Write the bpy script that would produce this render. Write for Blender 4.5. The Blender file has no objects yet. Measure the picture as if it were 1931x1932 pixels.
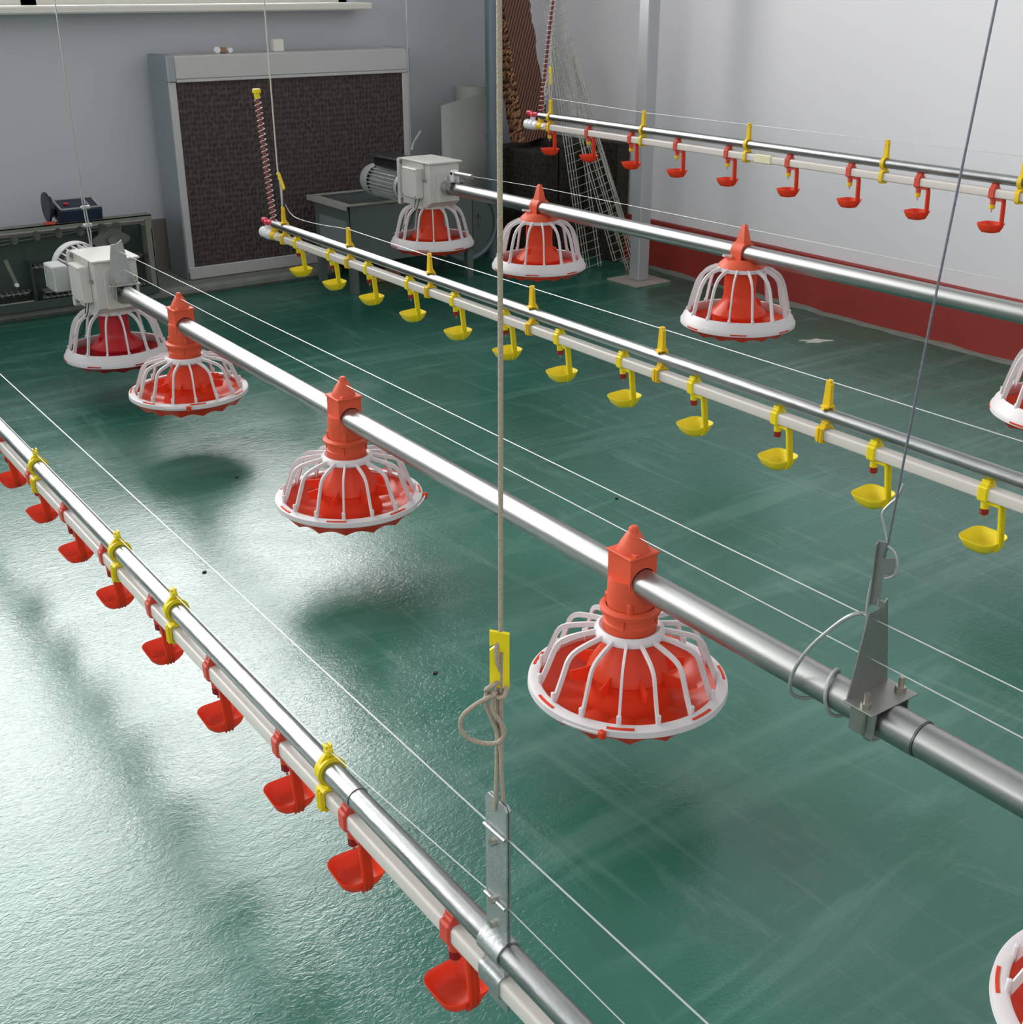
import bpy, math, random
from math import sin, cos, pi, radians
from mathutils import Vector, Matrix
random.seed(7)
SC = bpy.context.scene
COL = SC.collection
H = 1.22                       # camera height above the floor
ORD = ['first', 'second', 'third', 'fourth', 'fifth', 'sixth', 'seventh', 'eighth', 'ninth', 'tenth', 'eleventh', 'twelfth', 'thirteenth']

# ------------------------------------------------------------------ materials
def new_mat(name):
    m = bpy.data.materials.new(name); m.use_nodes = True
    nt = m.node_tree
    return m, nt, nt.nodes['Principled BSDF']

def mat(name, col, rough=.45, metal=0.0, var=.12, nscale=30, bump=0.0, bscale=200, rvar=.08, stretch=(1, 1, 1), spec=.5, coat=0, transl=0):
    m, nt, b = new_mat(name)
    N, L = nt.nodes, nt.links
    tc = N.new('ShaderNodeTexCoord'); mp = N.new('ShaderNodeMapping'); mp.inputs['Scale'].default_value = stretch
    L.new(tc.outputs['Object'], mp.inputs[0])
    no = N.new('ShaderNodeTexNoise'); no.inputs['Scale'].default_value = nscale; no.inputs['Detail'].default_value = 5
    L.new(mp.outputs[0], no.inputs['Vector'])
    mx = N.new('ShaderNodeMix'); mx.data_type = 'RGBA'
    c1 = [max(0, c * (1 - var)) for c in col]; c2 = [min(1, c * (1 + var)) for c in col]
    mx.inputs['A'].default_value = (*c1, 1); mx.inputs['B'].default_value = (*c2, 1)
    L.new(no.outputs['Fac'], mx.inputs['Factor']); L.new(mx.outputs['Result'], b.inputs['Base Color'])
    mr = N.new('ShaderNodeMapRange'); mr.inputs['To Min'].default_value = max(.02, rough - rvar); mr.inputs['To Max'].default_value = min(1, rough + rvar)
    L.new(no.outputs['Fac'], mr.inputs['Value']); L.new(mr.outputs[0], b.inputs['Roughness'])
    b.inputs['Metallic'].default_value = metal
    b.inputs['Specular IOR Level'].default_value = spec
    if coat: b.inputs['Coat Weight'].default_value = coat
    if bump:
        n2 = N.new('ShaderNodeTexNoise'); n2.inputs['Scale'].default_value = bscale; n2.inputs['Detail'].default_value = 4
        L.new(mp.outputs[0], n2.inputs['Vector'])
        bp = N.new('ShaderNodeBump'); bp.inputs['Strength'].default_value = bump; bp.inputs['Distance'].default_value = .002
        L.new(n2.outputs['Fac'], bp.inputs['Height']); L.new(bp.outputs[0], b.inputs['Normal'])
    if transl:
        tr = N.new('ShaderNodeBsdfTranslucent'); ms = N.new('ShaderNodeMixShader'); ms.inputs[0].default_value = transl
        tr.inputs[0].default_value = (*[min(1, c * 1.25) for c in col], 1)
        out = N['Material Output']
        L.new(b.outputs[0], ms.inputs[1]); L.new(tr.outputs[0], ms.inputs[2]); L.new(ms.outputs[0], out.inputs[0])
    return m

M = {}
M['red'] = mat('red_orange_plastic', (.86, .085, .030), .34, var=.08, nscale=14, bump=.12, bscale=60, spec=.4, transl=.34)
M['redneck'] = mat('dull_red_orange_plastic', (.72, .095, .038), .52, var=.10, nscale=18, bump=.15, bscale=150, spec=.4)
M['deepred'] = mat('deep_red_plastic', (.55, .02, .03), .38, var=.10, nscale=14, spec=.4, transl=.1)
M['darkred'] = mat('dark_red_nipple_plastic', (.25, .012, .012), .4, spec=.4)
M['clipred'] = mat('matt_red_clip_plastic', (.62, .075, .045), .5, var=.12, spec=.4)
M['handle'] = mat('pink_red_valve_plastic', (.66, .03, .07), .35)
M['white'] = mat('white_plastic', (.80, .76, .77), .40, var=.04, spec=.4, transl=.08)
M['yellow'] = mat('yellow_plastic', (.92, .74, .018), .38, var=.06, spec=.4, transl=.15)
M['amber'] = mat('amber_yellow_plastic', (.80, .53, .012), .42, var=.12, spec=.4)
M['pvc'] = mat('cream_white_pvc', (.66, .62, .57), .35, var=.04, nscale=6, stretch=(1, .1, 1), spec=.5)
M['cream'] = mat('cream_plastic_coupling', (.74, .69, .48), .4, var=.05)
M['pvcwhite'] = mat('bright_white_pvc_fitting', (.80, .80, .82), .3, var=.03)
M['galvpipe'] = mat('galvanised_pipe', (.35, .36, .36), .34, metal=1, var=.18, nscale=50, bump=.15, bscale=240, rvar=.12, stretch=(1, .25, 1))
M['feedpipe'] = mat('smooth_steel_feed_pipe', (.42, .425, .415), .38, metal=1, var=.07, nscale=22, bump=.05, bscale=300, rvar=.08, stretch=(1, .08, 1))
M['galv'] = mat('spangled_galvanised_plate', (.46, .48, .48), .42, metal=.85, var=.22, nscale=140, bump=.2, bscale=220, rvar=.12)
M['steel'] = mat('grey_pressed_steel', (.33, .33, .31), .40, metal=.85, var=.12, nscale=60, bump=.05)
M['bolt'] = mat('zinc_bolt', (.42, .40, .34), .35, metal=.9, var=.2, nscale=120)
M['wire'] = mat('thin_steel_wire', (.50, .51, .51), .4, metal=.5, var=.05)
M['cable'] = mat('twisted_dark_steel_cable', (.20, .20, .24), .45, metal=.6, var=.35, nscale=300)
M['greycable'] = mat('twisted_grey_steel_cable', (.42, .44, .44), .45, metal=.6, var=.3, nscale=300)
M['rope'] = mat('beige_braided_rope', (.42, .35, .27), .9, var=.28, nscale=420, bump=.8, bscale=500)
M['cord'] = mat('pale_cord', (.60, .56, .48), .85, var=.12, nscale=420, bump=.5, bscale=500)
M['boxpaint'] = mat('off_white_enamel_box', (.62, .61, .565), .38, var=.05, nscale=8, bump=.05, bscale=60)
M['motorgrey'] = mat('silver_grey_motor_casting', (.50, .52, .51), .40, metal=.25, var=.08)
M['motorwhite'] = mat('white_enamel_motor_casting', (.66, .66, .66), .38, var=.05)
M['black'] = mat('black_plastic', (.018, .019, .021), .35, var=.2)
M['glossblack'] = mat('glossy_black_lid', (.03, .031, .033), .16, var=.1)
M['rubber'] = mat('black_rubber_cable', (.012, .012, .012), .6)
M['alu'] = mat('matt_aluminium_profile', (.56, .55, .545), .42, metal=.35, var=.05, nscale=5, stretch=(1, .2, 1))
M['alublue'] = mat('blue_grey_sheet_metal', (.33, .37, .39), .42, metal=.5, var=.10, nscale=10)
M['crate'] = mat('green_grey_sheet_steel', (.055, .078, .066), .5, metal=.3, var=.3, nscale=7, bump=.1, bscale=30)
M['crateledge'] = mat('khaki_grey_painted_ledge', (.20, .21, .165), .5, metal=.1, var=.12, nscale=9)
M['darksteel'] = mat('dark_oily_steel', (.20, .21, .19), .42, metal=.7, var=.3, nscale=60)
M['blue'] = mat('navy_blue_machine_paint', (.014, .022, .045), .42, var=.3, nscale=20)
M['tank'] = mat('dull_galvanised_tank', (.15, .19, .18), .48, metal=.45, var=.22, nscale=9, bump=.05)
M['tankrim'] = mat('pale_galvanised_rim', (.42, .42, .36), .5, metal=.3, var=.15, nscale=12)
M['downpipe'] = mat('blue_grey_painted_pipe', (.15, .20, .225), .34, metal=.3, var=.12, nscale=8, stretch=(1, 1, .1))
M['post'] = mat('grey_painted_steel_post', (.50, .515, .53), .4, metal=.25, var=.05, nscale=6, stretch=(1, 1, .2))
M['plate'] = mat('scuffed_beige_base_plate', (.40, .35, .31), .7, var=.18, nscale=20)
M['sheet'] = mat('pale_plastic_sheet', (.36, .37, .34), .55, var=.05, nscale=4)
M['wood'] = mat('raw_wood_block', (.32, .17, .09), .8, var=.3, nscale=12, stretch=(1, 8, 8))
M['rackwire'] = mat('pale_galvanised_rack_wire', (.48, .49, .42), .45, metal=.3, var=.1)
M['hose'] = mat('red_brown_breather_tube', (.22, .035, .03), .35, var=.15)
M['coil'] = mat('white_coil_spring', (.80, .74, .73), .4, var=.05)
M['redbase'] = mat('chipped_red_skirting_paint', (.33, .034, .026), .55, var=.18, nscale=5, bump=.25, bscale=25)
M['concrete'] = mat('rough_pale_concrete', (.20, .21, .18), .85, var=.32, nscale=14, bump=.7, bscale=45)
M['dado'] = mat('grey_brown_render_band', (.21, .185, .165), .75, var=.12, nscale=6, bump=.2, bscale=50)
M['barespot'] = mat('pale_scuffed_concrete', (.55, .54, .48), .8, var=.12)
M['speck'] = mat('dark_debris', (.015, .018, .016), .8)
M['frame'] = mat('cream_window_frame', (.78, .75, .68), .45, var=.04)
M['ceiling'] = mat('pale_ceiling_sheet', (.55, .56, .56), .7, var=.05, nscale=3)

def honey_mat(name, base, dark, ang, sc, hollow):
    m, nt, b = new_mat(name); N, L = nt.nodes, nt.links
    tc = N.new('ShaderNodeTexCoord'); mp = N.new('ShaderNodeMapping')
    mp.inputs['Rotation'].default_value = (0, ang, 0); mp.inputs['Scale'].default_value = sc
    L.new(tc.outputs['Object'], mp.inputs[0])
    if hollow == 'wave':
        w = N.new('ShaderNodeTexWave'); w.wave_type = 'BANDS'; w.bands_direction = 'X'; w.inputs['Scale'].default_value = 1
        w.inputs['Distortion'].default_value = .6; w.inputs['Detail'].default_value = 1; out = w.outputs['Fac']
    else:
        w = N.new('ShaderNodeTexVoronoi'); w.feature = 'SMOOTH_F1'; w.inputs['Scale'].default_value = 1; w.inputs['Randomness'].default_value = .45; out = w.outputs['Distance']
    L.new(mp.outputs[0], w.inputs['Vector'])
    cr = N.new('ShaderNodeValToRGB'); cr.color_ramp.elements[0].color = (*dark, 1); cr.color_ramp.elements[1].color = (*base, 1)
    cr.color_ramp.elements[0].position = .06; cr.color_ramp.elements[1].position = .26 if hollow == 'wave' else .7
    L.new(out, cr.inputs[0]); L.new(cr.outputs[0], b.inputs['Base Color']); b.inputs['Roughness'].default_value = .8
    bp = N.new('ShaderNodeBump'); bp.inputs['Strength'].default_value = .8; bp.inputs['Distance'].default_value = .012
    L.new(out, bp.inputs['Height']); L.new(bp.outputs[0], b.inputs['Normal'])
    return m
M['pad'] = honey_mat('dark_brown_cooling_pad', (.105, .080, .074), (.030, .021, .020), 0.0, (58, 58, 46), 'cell')
M['plank'] = honey_mat('red_brown_corrugated_pad', (.30, .135, .088), (.045, .016, .010), radians(-32), (19, 19, 19), 'wave')
M['plankedge'] = mat('golden_brown_pad_edge', (.44, .22, .095), .8, var=.5, nscale=60)
M['block'] = honey_mat('blackish_brown_corrugated_block', (.058, .043, .03), (.008, .006, .005), 0.0, (50, 50, 42), 'cell')

def floor_mat():
    m, nt, b = new_mat('green_painted_concrete_floor'); N, L = nt.nodes, nt.links
    tc = N.new('ShaderNodeTexCoord')
    def noise(scale, det, st=(1, 1, 1), rot=0, dist=0, rough=.5):
        mp = N.new('ShaderNodeMapping'); mp.inputs['Scale'].default_value = st; mp.inputs['Rotation'].default_value = (0, 0, rot)
        L.new(tc.outputs['Object'], mp.inputs[0])
        n = N.new('ShaderNodeTexNoise'); n.inputs['Scale'].default_value = scale; n.inputs['Detail'].default_value = det
        n.inputs['Distortion'].default_value = dist; n.inputs['Roughness'].default_value = rough
        L.new(mp.outputs[0], n.inputs['Vector']); return n.outputs['Fac']
    def mix(fac, a, bb, typ='MIX'):
        x = N.new('ShaderNodeMix'); x.data_type = 'RGBA'; x.blend_type = typ
        if isinstance(fac, float): x.inputs['Factor'].default_value = fac
        else: L.new(fac, x.inputs['Factor'])
        for k, v in (('A', a), ('B', bb)):
            if isinstance(v, tuple): x.inputs[k].default_value = (*v, 1)
            else: L.new(v, x.inputs[k])
        return x.outputs['Result']
    def rng(v, a, bb, c, d):
        x = N.new('ShaderNodeMapRange'); x.inputs['From Min'].default_value = a; x.inputs['From Max'].default_value = bb
        x.inputs['To Min'].default_value = c; x.inputs['To Max'].default_value = d; L.new(v, x.inputs['Value']); return x.outputs[0]
    big = noise(1.3, 3, dist=.6)
    st1 = noise(2.6, 6, st=(.35, 2.6, 1), rot=.75, dist=1.3, rough=.6)      # roller sweeps
    st2 = noise(3.2, 7, st=(3.0, .35, 1), rot=.35, dist=1.8, rough=.62)
    c = mix(rng(big, .35, .65, 0, 1), (.012, .118, .084), (.024, .150, .110))
    c = mix(rng(st1, .50, .72, 0, .62), c, (.115, .265, .215))
    c = mix(rng(st2, .54, .78, 0, .52), c, (.14, .27, .225))
    c = mix(rng(noise(1.9, 5, dist=1.0), .62, .8, 0, .4), c, (.045, .105, .085))
    L.new(c, b.inputs['Base Color'])
    r = rng(noise(2.2, 6, dist=1.2), .3, .7, .17, .30)
    L.new(r, b.inputs['Roughness'])
    b.inputs['Specular IOR Level'].default_value = .88
    fine = noise(120, 3, st=(.8, 1.2, 1), rot=.5, dist=1.2)
    mid = noise(34, 3, st=(.8, 1.25, 1), rot=-.3, dist=.8)
    ad = N.new('ShaderNodeMath'); ad.operation = 'MULTIPLY_ADD'; L.new(mid, ad.inputs[0]); ad.inputs[1].default_value = .9; L.new(fine, ad.inputs[2])
    bp = N.new('ShaderNodeBump'); bp.inputs['Strength'].default_value = .34; bp.inputs['Distance'].default_value = .0018
    L.new(ad.outputs[0], bp.inputs['Height']); L.new(bp.outputs[0], b.inputs['Normal'])
    return m
M['floor'] = floor_mat()

def wall_mat(name, col, col2):
    m, nt, b = new_mat(name); N, L = nt.nodes, nt.links
    tc = N.new('ShaderNodeTexCoord')
    n = N.new('ShaderNodeTexNoise'); n.inputs['Scale'].default_value = .9; n.inputs['Detail'].default_value = 6; n.inputs['Distortion'].default_value = .4
    L.new(tc.outputs['Object'], n.inputs['Vector'])
    x = N.new('ShaderNodeMix'); x.data_type = 'RGBA'; x.inputs['A'].default_value = (*col, 1); x.inputs['B'].default_value = (*col2, 1)
    L.new(n.outputs['Fac'], x.inputs['Factor'])
    # sparse scuffs
    v = N.new('ShaderNodeTexNoise'); v.inputs['Scale'].default_value = 9; v.inputs['Detail'].default_value = 8; v.inputs['Roughness'].default_value = .7
    L.new(tc.outputs['Object'], v.inputs['Vector'])
    mr = N.new('ShaderNodeMapRange'); mr.inputs['From Min'].default_value = .70; mr.inputs['From Max'].default_value = .80; mr.inputs['To Max'].default_value = .45
    L.new(v.outputs['Fac'], mr.inputs['Value'])
    y = N.new('ShaderNodeMix'); y.data_type = 'RGBA'; L.new(mr.outputs[0], y.inputs['Factor']); L.new(x.outputs['Result'], y.inputs['A']); y.inputs['B'].default_value = (*[c * .6 for c in col], 1)
    L.new(y.outputs['Result'], b.inputs['Base Color']); b.inputs['Roughness'].default_value = .62; b.inputs['Specular IOR Level'].default_value = .35
    bn = N.new('ShaderNodeTexNoise'); bn.inputs['Scale'].default_value = 55; bn.inputs['Detail'].default_value = 3; L.new(tc.outputs['Object'], bn.inputs['Vector'])
    bp = N.new('ShaderNodeBump'); bp.inputs['Strength'].default_value = .12; bp.inputs['Distance'].default_value = .002
    L.new(bn.outputs['Fac'], bp.inputs['Height']); L.new(bp.outputs[0], b.inputs['Normal'])
    return m
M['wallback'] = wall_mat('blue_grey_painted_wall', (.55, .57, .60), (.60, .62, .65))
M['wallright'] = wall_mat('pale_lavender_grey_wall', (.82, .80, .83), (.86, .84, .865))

def glass_mat():
    m, nt, b = new_mat('clear_window_glass'); N, L = nt.nodes, nt.links
    t = N.new('ShaderNodeBsdfTransparent'); g = N.new('ShaderNodeBsdfGlossy'); g.inputs['Roughness'].default_value = .05
    f = N.new('ShaderNodeFresnel'); f.inputs[0].default_value = 1.3; ms = N.new('ShaderNodeMixShader')
    L.new(f.outputs[0], ms.inputs[0]); L.new(t.outputs[0], ms.inputs[1]); L.new(g.outputs[0], ms.inputs[2]); L.new(ms.outputs[0], N['Material Output'].inputs[0])
    return m
M['glass'] = glass_mat()

# ------------------------------------------------------------------ mesh builder
class MB:
    def __init__(s): s.v = []; s.f = []
    def add(s, vs, fs):
        o = len(s.v); s.v += [tuple(v) for v in vs]; s.f += [tuple(i + o for i in f) for f in fs]; return s
    def box(s, c, d, bev=0.0, rot=None):
        x, y, z = d[0] / 2, d[1] / 2, d[2] / 2
        if bev <= 0:
            vs = [(sx * x, sy * y, sz * z) for sx in (-1, 1) for sy in (-1, 1) for sz in (-1, 1)]
            fs = [(0, 1, 3, 2), (4, 6, 7, 5), (0, 4, 5, 1), (2, 3, 7, 6), (0, 2, 6, 4), (1, 5, 7, 3)]
        else:
            b = min(bev, x * .95, y * .95, z * .95)
            vs = []; idx = {}
            for sx in (-1, 1):
                for sy in (-1, 1):
                    for sz in (-1, 1):
                        for a in range(3):
                            p = [sx * (x - b), sy * (y - b), sz * (z - b)]; p[a] += (sx, sy, sz)[a] * b
                            idx[(sx, sy, sz, a)] = len(vs); vs.append(tuple(p))
            fs = []
            for a in range(3):
                o1, o2 = [k for k in range(3) if k != a]
                for sa in (-1, 1):
                    q = []
                    for s1, s2 in ((-1, -1), (1, -1), (1, 1), (-1, 1)):
                        sg = [0, 0, 0]; sg[a] = sa; sg[o1] = s1; sg[o2] = s2; q.append(idx[(*sg, a)])
                    fs.append(tuple(q))
            for a in range(3):
                for b1 in range(a + 1, 3):
                    c1 = 3 - a - b1
                    for sa in (-1, 1):
                        for sb in (-1, 1):
                            sg = [0, 0, 0]; sg[a] = sa; sg[b1] = sb
                            sg[c1] = -1; p0 = idx[(*sg, a)]; p1 = idx[(*sg, b1)]
                            sg[c1] = 1; p2 = idx[(*sg, b1)]; p3 = idx[(*sg, a)]
                            fs.append((p0, p1, p2, p3))
            for sx in (-1, 1):
                for sy in (-1, 1):
                    for sz in (-1, 1): fs.append(tuple(idx[(sx, sy, sz, a)] for a in range(3)))
        if rot is not None: vs = [rot @ Vector(v) for v in vs]
        return s.add([(v[0] + c[0], v[1] + c[1], v[2] + c[2]) for v in vs], fs)
    def prism(s, poly, axis, a, b):
        """extrude 2D polygon along axis ('X','Y','Z') from a to b"""
        def P(p, t): return {'X': (t, p[0], p[1]), 'Y': (p[0], t, p[1]), 'Z': (p[0], p[1], t)}[axis]
        n = len(poly); vs = [P(p, a) for p in poly] + [P(p, b) for p in poly]
        fs = [tuple(range(n))[::-1], tuple(range(n, 2 * n))] + [(i, (i + 1) % n, n + (i + 1) % n, n + i) for i in range(n)]
        return s.add(vs, fs)
    def lathe(s, prof, seg=32, c=(0, 0, 0), axis='Z', capb=False, capt=False, rf=None):
        vs = []
        for j, (r, z) in enumerate(prof):
            for i in range(seg):
                t = 2 * pi * i / seg; rr, zz = (r, z) if rf is None else rf(j, t, r, z)
                p = (rr * cos(t), rr * sin(t), zz)
                if axis == 'Y': p = (p[0], p[2], p[1])
                elif axis == 'X': p = (p[2], p[0], p[1])
                vs.append((p[0] + c[0], p[1] + c[1], p[2] + c[2]))
        fs = []
        for j in range(len(prof) - 1):
            for i in range(seg):
                a = j * seg + i; b = j * seg + (i + 1) % seg
                fs.append((a, b, b + seg, a + seg))
        if capb: fs.append(tuple(range(seg))[::-1])
        if capt: fs.append(tuple(range((len(prof) - 1) * seg, len(prof) * seg)))
        return s.add(vs, fs)
    def cyl(s, c, r, h, axis='Z', seg=24, r2=None, bev=0.0):
        r2 = r if r2 is None else r2
        if bev: prof = [(r - bev, -h / 2), (r, -h / 2 + bev), (r2, h / 2 - bev), (r2 - bev, h / 2)]
        else: prof = [(r, -h / 2), (r2, h / 2)]
        return s.lathe(prof, seg, c, axis, True, True)
    def tube(s, pts, r, n=8, closed=False, caps=True, flat=None):
        P = [Vector(p) for p in pts]; m = len(P)
        R = r if isinstance(r, (list, tuple)) else [r] * m
        T = []
        for i in range(m):
            a = P[(i - 1) % m] if (closed or i > 0) else P[i]; b = P[(i + 1) % m] if (closed or i < m - 1) else P[i]
            T.append((b - a).normalized())
        up = Vector((0, 0, 1)) if abs(T[0].z) < .9 else Vector((1, 0, 0))
        if flat: up = Vector(flat[2])
        N0 = (up - T[0] * up.dot(T[0])).normalized(); vs = []
        for i in range(m):
            N0 = (N0 - T[i] * N0.dot(T[i]))
            N0 = N0.normalized() if N0.length > 1e-6 else T[i].orthogonal().normalized()
            B = T[i].cross(N0)
            for k in range(n):
                t = 2 * pi * (k + .5) / n
                if flat: a1, a2 = (flat[0] * (1 if cos(t) > 0 else -1), flat[1] * (1 if sin(t) > 0 else -1)) if n == 4 else (flat[0] * cos(t), flat[1] * sin(t))
                else: a1, a2 = R[i] * cos(t), R[i] * sin(t)
                vs.append(P[i] + N0 * a1 + B * a2)
        fs = []
        for i in range(m if closed else m - 1):
            for k in range(n):
                a = i * n + k; b = i * n + (k + 1) % n; c = ((i + 1) % m) * n + (k + 1) % n; d = ((i + 1) % m) * n + k
                fs.append((a, b, c, d))
        if caps and not closed: fs += [tuple(range(n))[::-1], tuple(range((m - 1) * n, m * n))]
        return s.add(vs, fs)
    def helix(s, p0, p1, R, r, turns, n=5, seg=14):
        a, b = Vector(p0), Vector(p1); d = (b - a); t = d.normalized(); u = t.orthogonal().normalized(); w = t.cross(u)
        k = int(turns * seg)
        return s.tube([a + d * (i / k) + (u * cos(2 * pi * i / seg) + w * sin(2 * pi * i / seg)) * R for i in range(k + 1)], r, n)
    def build(s, name, m, parent=None, loc=(0, 0, 0), sharp=35):
        me = bpy.data.meshes.new(name); me.from_pydata(s.v, [], s.f); me.validate(); me.update()
        import bmesh
        bm = bmesh.new(); bm.from_mesh(me); bmesh.ops.recalc_face_normals(bm, faces=bm.faces); bm.to_mesh(me); bm.free()
        me.polygons.foreach_set('use_smooth', [True] * len(me.polygons))
        try: me.set_sharp_from_angle(angle=radians(sharp))
        except Exception: pass
        me.materials.append(m)
        o = bpy.data.objects.new(name, me); COL.objects.link(o)
        o.location = loc
        if parent is not None: o.parent = parent
        return o

def smooth(pts, it=2):
    P = [Vector(p) for p in pts]
    for _ in range(it):
        Q = [P[0]]
        for a, b in zip(P[:-1], P[1:]): Q += [a * .75 + b * .25, a * .25 + b * .75]
        P = Q + [P[-1]]
    return P

def tag(o, label, cat, group=None, kind=None):
    if label: o['label'] = label
    if cat: o['category'] = cat
    if group: o['group'] = group
    if kind: o['kind'] = kind
    return o
def thing(name, label, cat, loc, group=None):
    o = bpy.data.objects.new(name, None); COL.objects.link(o); o.location = loc; o.empty_display_size = .05
    return tag(o, label, cat, group)
def copy_tree(o, parent=None):
    c = o.copy(); COL.objects.link(c)
    if parent is not None:
        c.parent = parent
    for ch in [x for x in bpy.data.objects if x.parent == o]: copy_tree(ch, c)
    return c
def structure(o): o['kind'] = 'structure'; return o

def rsq(s, r, k=4):
    """rounded square outline, half size s, corner radius r"""
    out = []
    for cx, cy, a0 in ((1, 1, 0), (-1, 1, 90), (-1, -1, 180), (1, -1, 270)):
        for i in range(k + 1):
            a = radians(a0 + 90 * i / k); out.append((cx * (s - r) + r * cos(a), cy * (s - r) + r * sin(a)))
    return out
def loft(mb, rings, closed_end=True):
    n = len(rings[0]); vs = [p for r in rings for p in r]; fs = []
    for j in range(len(rings) - 1):
        for i in range(n): a = j * n + i; b = j * n + (i + 1) % n; fs.append((a, b, b + n, a + n))
    if closed_end: fs.append(tuple(range((len(rings) - 1) * n, len(rings) * n)))
    return mb.add(vs, fs)

# ------------------------------------------------------------------ the room
WX, WY, XL, YF, CZ = 3.82, 5.30, -5.0, -3.5, 5.0
structure(MB().box(((WX + XL) / 2, (WY + YF) / 2, -.05), (WX - XL + .4, WY - YF + .4, .1)).build('floor', M['floor']))
structure(MB().box(((WX + XL) / 2, (WY + YF) / 2, CZ + .05), (WX - XL + .4, WY - YF + .4, .1)).build('ceiling', M['ceiling']))
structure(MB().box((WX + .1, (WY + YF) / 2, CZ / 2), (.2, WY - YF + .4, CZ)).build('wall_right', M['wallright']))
# back wall with one long window opening
W0, W1, WZ0, WZ1 = -4.2, 2.86, 1.13, 4.70
bw = MB()
bw.box(((WX + XL) / 2, WY + .12, WZ0 / 2), (WX - XL + .4, .24, WZ0)).box(((WX + XL) / 2, WY + .12, (WZ1 + CZ) / 2), (WX - XL + .4, .24, CZ - WZ1))
bw.box(((W1 + WX) / 2 + .1, WY + .12, (WZ0 + WZ1) / 2), (WX - W1 + .2, .24, WZ1 - WZ0)).box(((W0 + XL) / 2 - .1, WY + .12, (WZ0 + WZ1) / 2), (W0 - XL + .2, .24, WZ1 - WZ0))
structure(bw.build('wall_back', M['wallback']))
# left wall with a window opening
L0, L1w, LZ0, LZ1 = -2.4, 4.0, 1.2, 4.2
lw = MB()
lw.box((XL - .1, (WY + YF) / 2, LZ0 / 2), (.2, WY - YF + .4, LZ0)).box((XL - .1, (WY + YF) / 2, (LZ1 + CZ) / 2), (.2, WY - YF + .4, CZ - LZ1))
lw.box((XL - .1, (L1w + WY) / 2 + .1, (LZ0 + LZ1) / 2), (.2, WY - L1w + .2, LZ1 - LZ0)).box((XL - .1, (L0 + YF) / 2 - .1, (LZ0 + LZ1) / 2), (.2, L0 - YF + .2, LZ1 - LZ0))
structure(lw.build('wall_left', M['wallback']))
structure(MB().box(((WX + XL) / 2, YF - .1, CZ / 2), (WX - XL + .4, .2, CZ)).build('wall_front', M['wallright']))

def window(name, axis, pos, a0, a1, z0, z1, nv, zs, sill_dir):
    root = bpy.data.objects.new(name, None); COL.objects.link(root); root['kind'] = 'structure'
    fr = MB()
    def B(ca, cz, da, dz, dp=.06):
        if axis == 'Y': fr.box((ca, pos, cz), (da, dp, dz))
        else: fr.box((pos, ca, cz), (dp, da, dz))
    for i in range(nv + 1): B(a0 + (a1 - a0) * i / nv, (z0 + z1) / 2, .06 if 0 < i < nv else .08, z1 - z0)
    for z in [z0 + .02, z1 - .02] + zs: B((a0 + a1) / 2, z, a1 - a0, .06)
    fr.build('window_frame', M['frame'], root)
    g = MB()
    if axis == 'Y': g.box(((a0 + a1) / 2, pos + .01, (z0 + z1) / 2), (a1 - a0 - .02, .006, z1 - z0 - .02))
    else: g.box((pos - .01, (a0 + a1) / 2, (z0 + z1) / 2), (.006, a1 - a0 - .02, z1 - z0 - .02))
    g.build('pane', M['glass'], root)
    sl = MB()
    if axis == 'Y': sl.box(((a0 + a1) / 2, pos - .10, z0 - .006), (a1 - a0 + .06, .24, .03), .006)
    else: sl.box((pos + .10, (a0 + a1) / 2, z0 - .006), (.24, a1 - a0 + .06, .03), .006)
    sl.build('window_sill', M['frame'], root)
window('window_1', 'Y', WY + .06, W0, W1, WZ0, WZ1, 5, [2.35, 3.4], -1)
window('window_2', 'X', XL - .06, L0, L1w, LZ0, LZ1, 5, [2.7], 1)

# skirtings, render band and kerb
bb = MB(); pr = []
n = 60; y0, y1 = YF, WY
for i in range(n + 1):
    pass
bb.box((WX - .012, (YF + WY) / 2, .11), (.024, WY - YF, .22), .004)
structure(bb.build('baseboard_right', M['redbase']))
rb = MB(); random.seed(3)
pts = []
for i in range(121):
    y = YF + (WY - YF) * i / 120
    pts.append((y, .028 + random.uniform(-.006, .010), .006 + random.uniform(0, .010)))
vs = []; fs = []
for y, w, h in pts: vs += [(WX - .02, y, 0.0), (WX - .024 - w, y, .0005), (WX - .024 - w * .5, y, h * .6), (WX - .024, y, h)]
for i in range(120):
    for k in range(3): a = i * 4 + k; fs.append((a, a + 1, a + 5, a + 4))
rb.add(vs, fs)
structure(rb.build('trim_1', M['concrete'], sharp=180))
structure(MB().box(((WX + XL) / 2, WY - .006, .135), (WX - XL, .012, .27)).build('baseboard_back', M['dado']))
structure(MB().box(((2.56 + XL) / 2, 5.115, .022), (2.56 - XL, .37, .044), .014).build('trim_2', M['concrete']))

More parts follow.
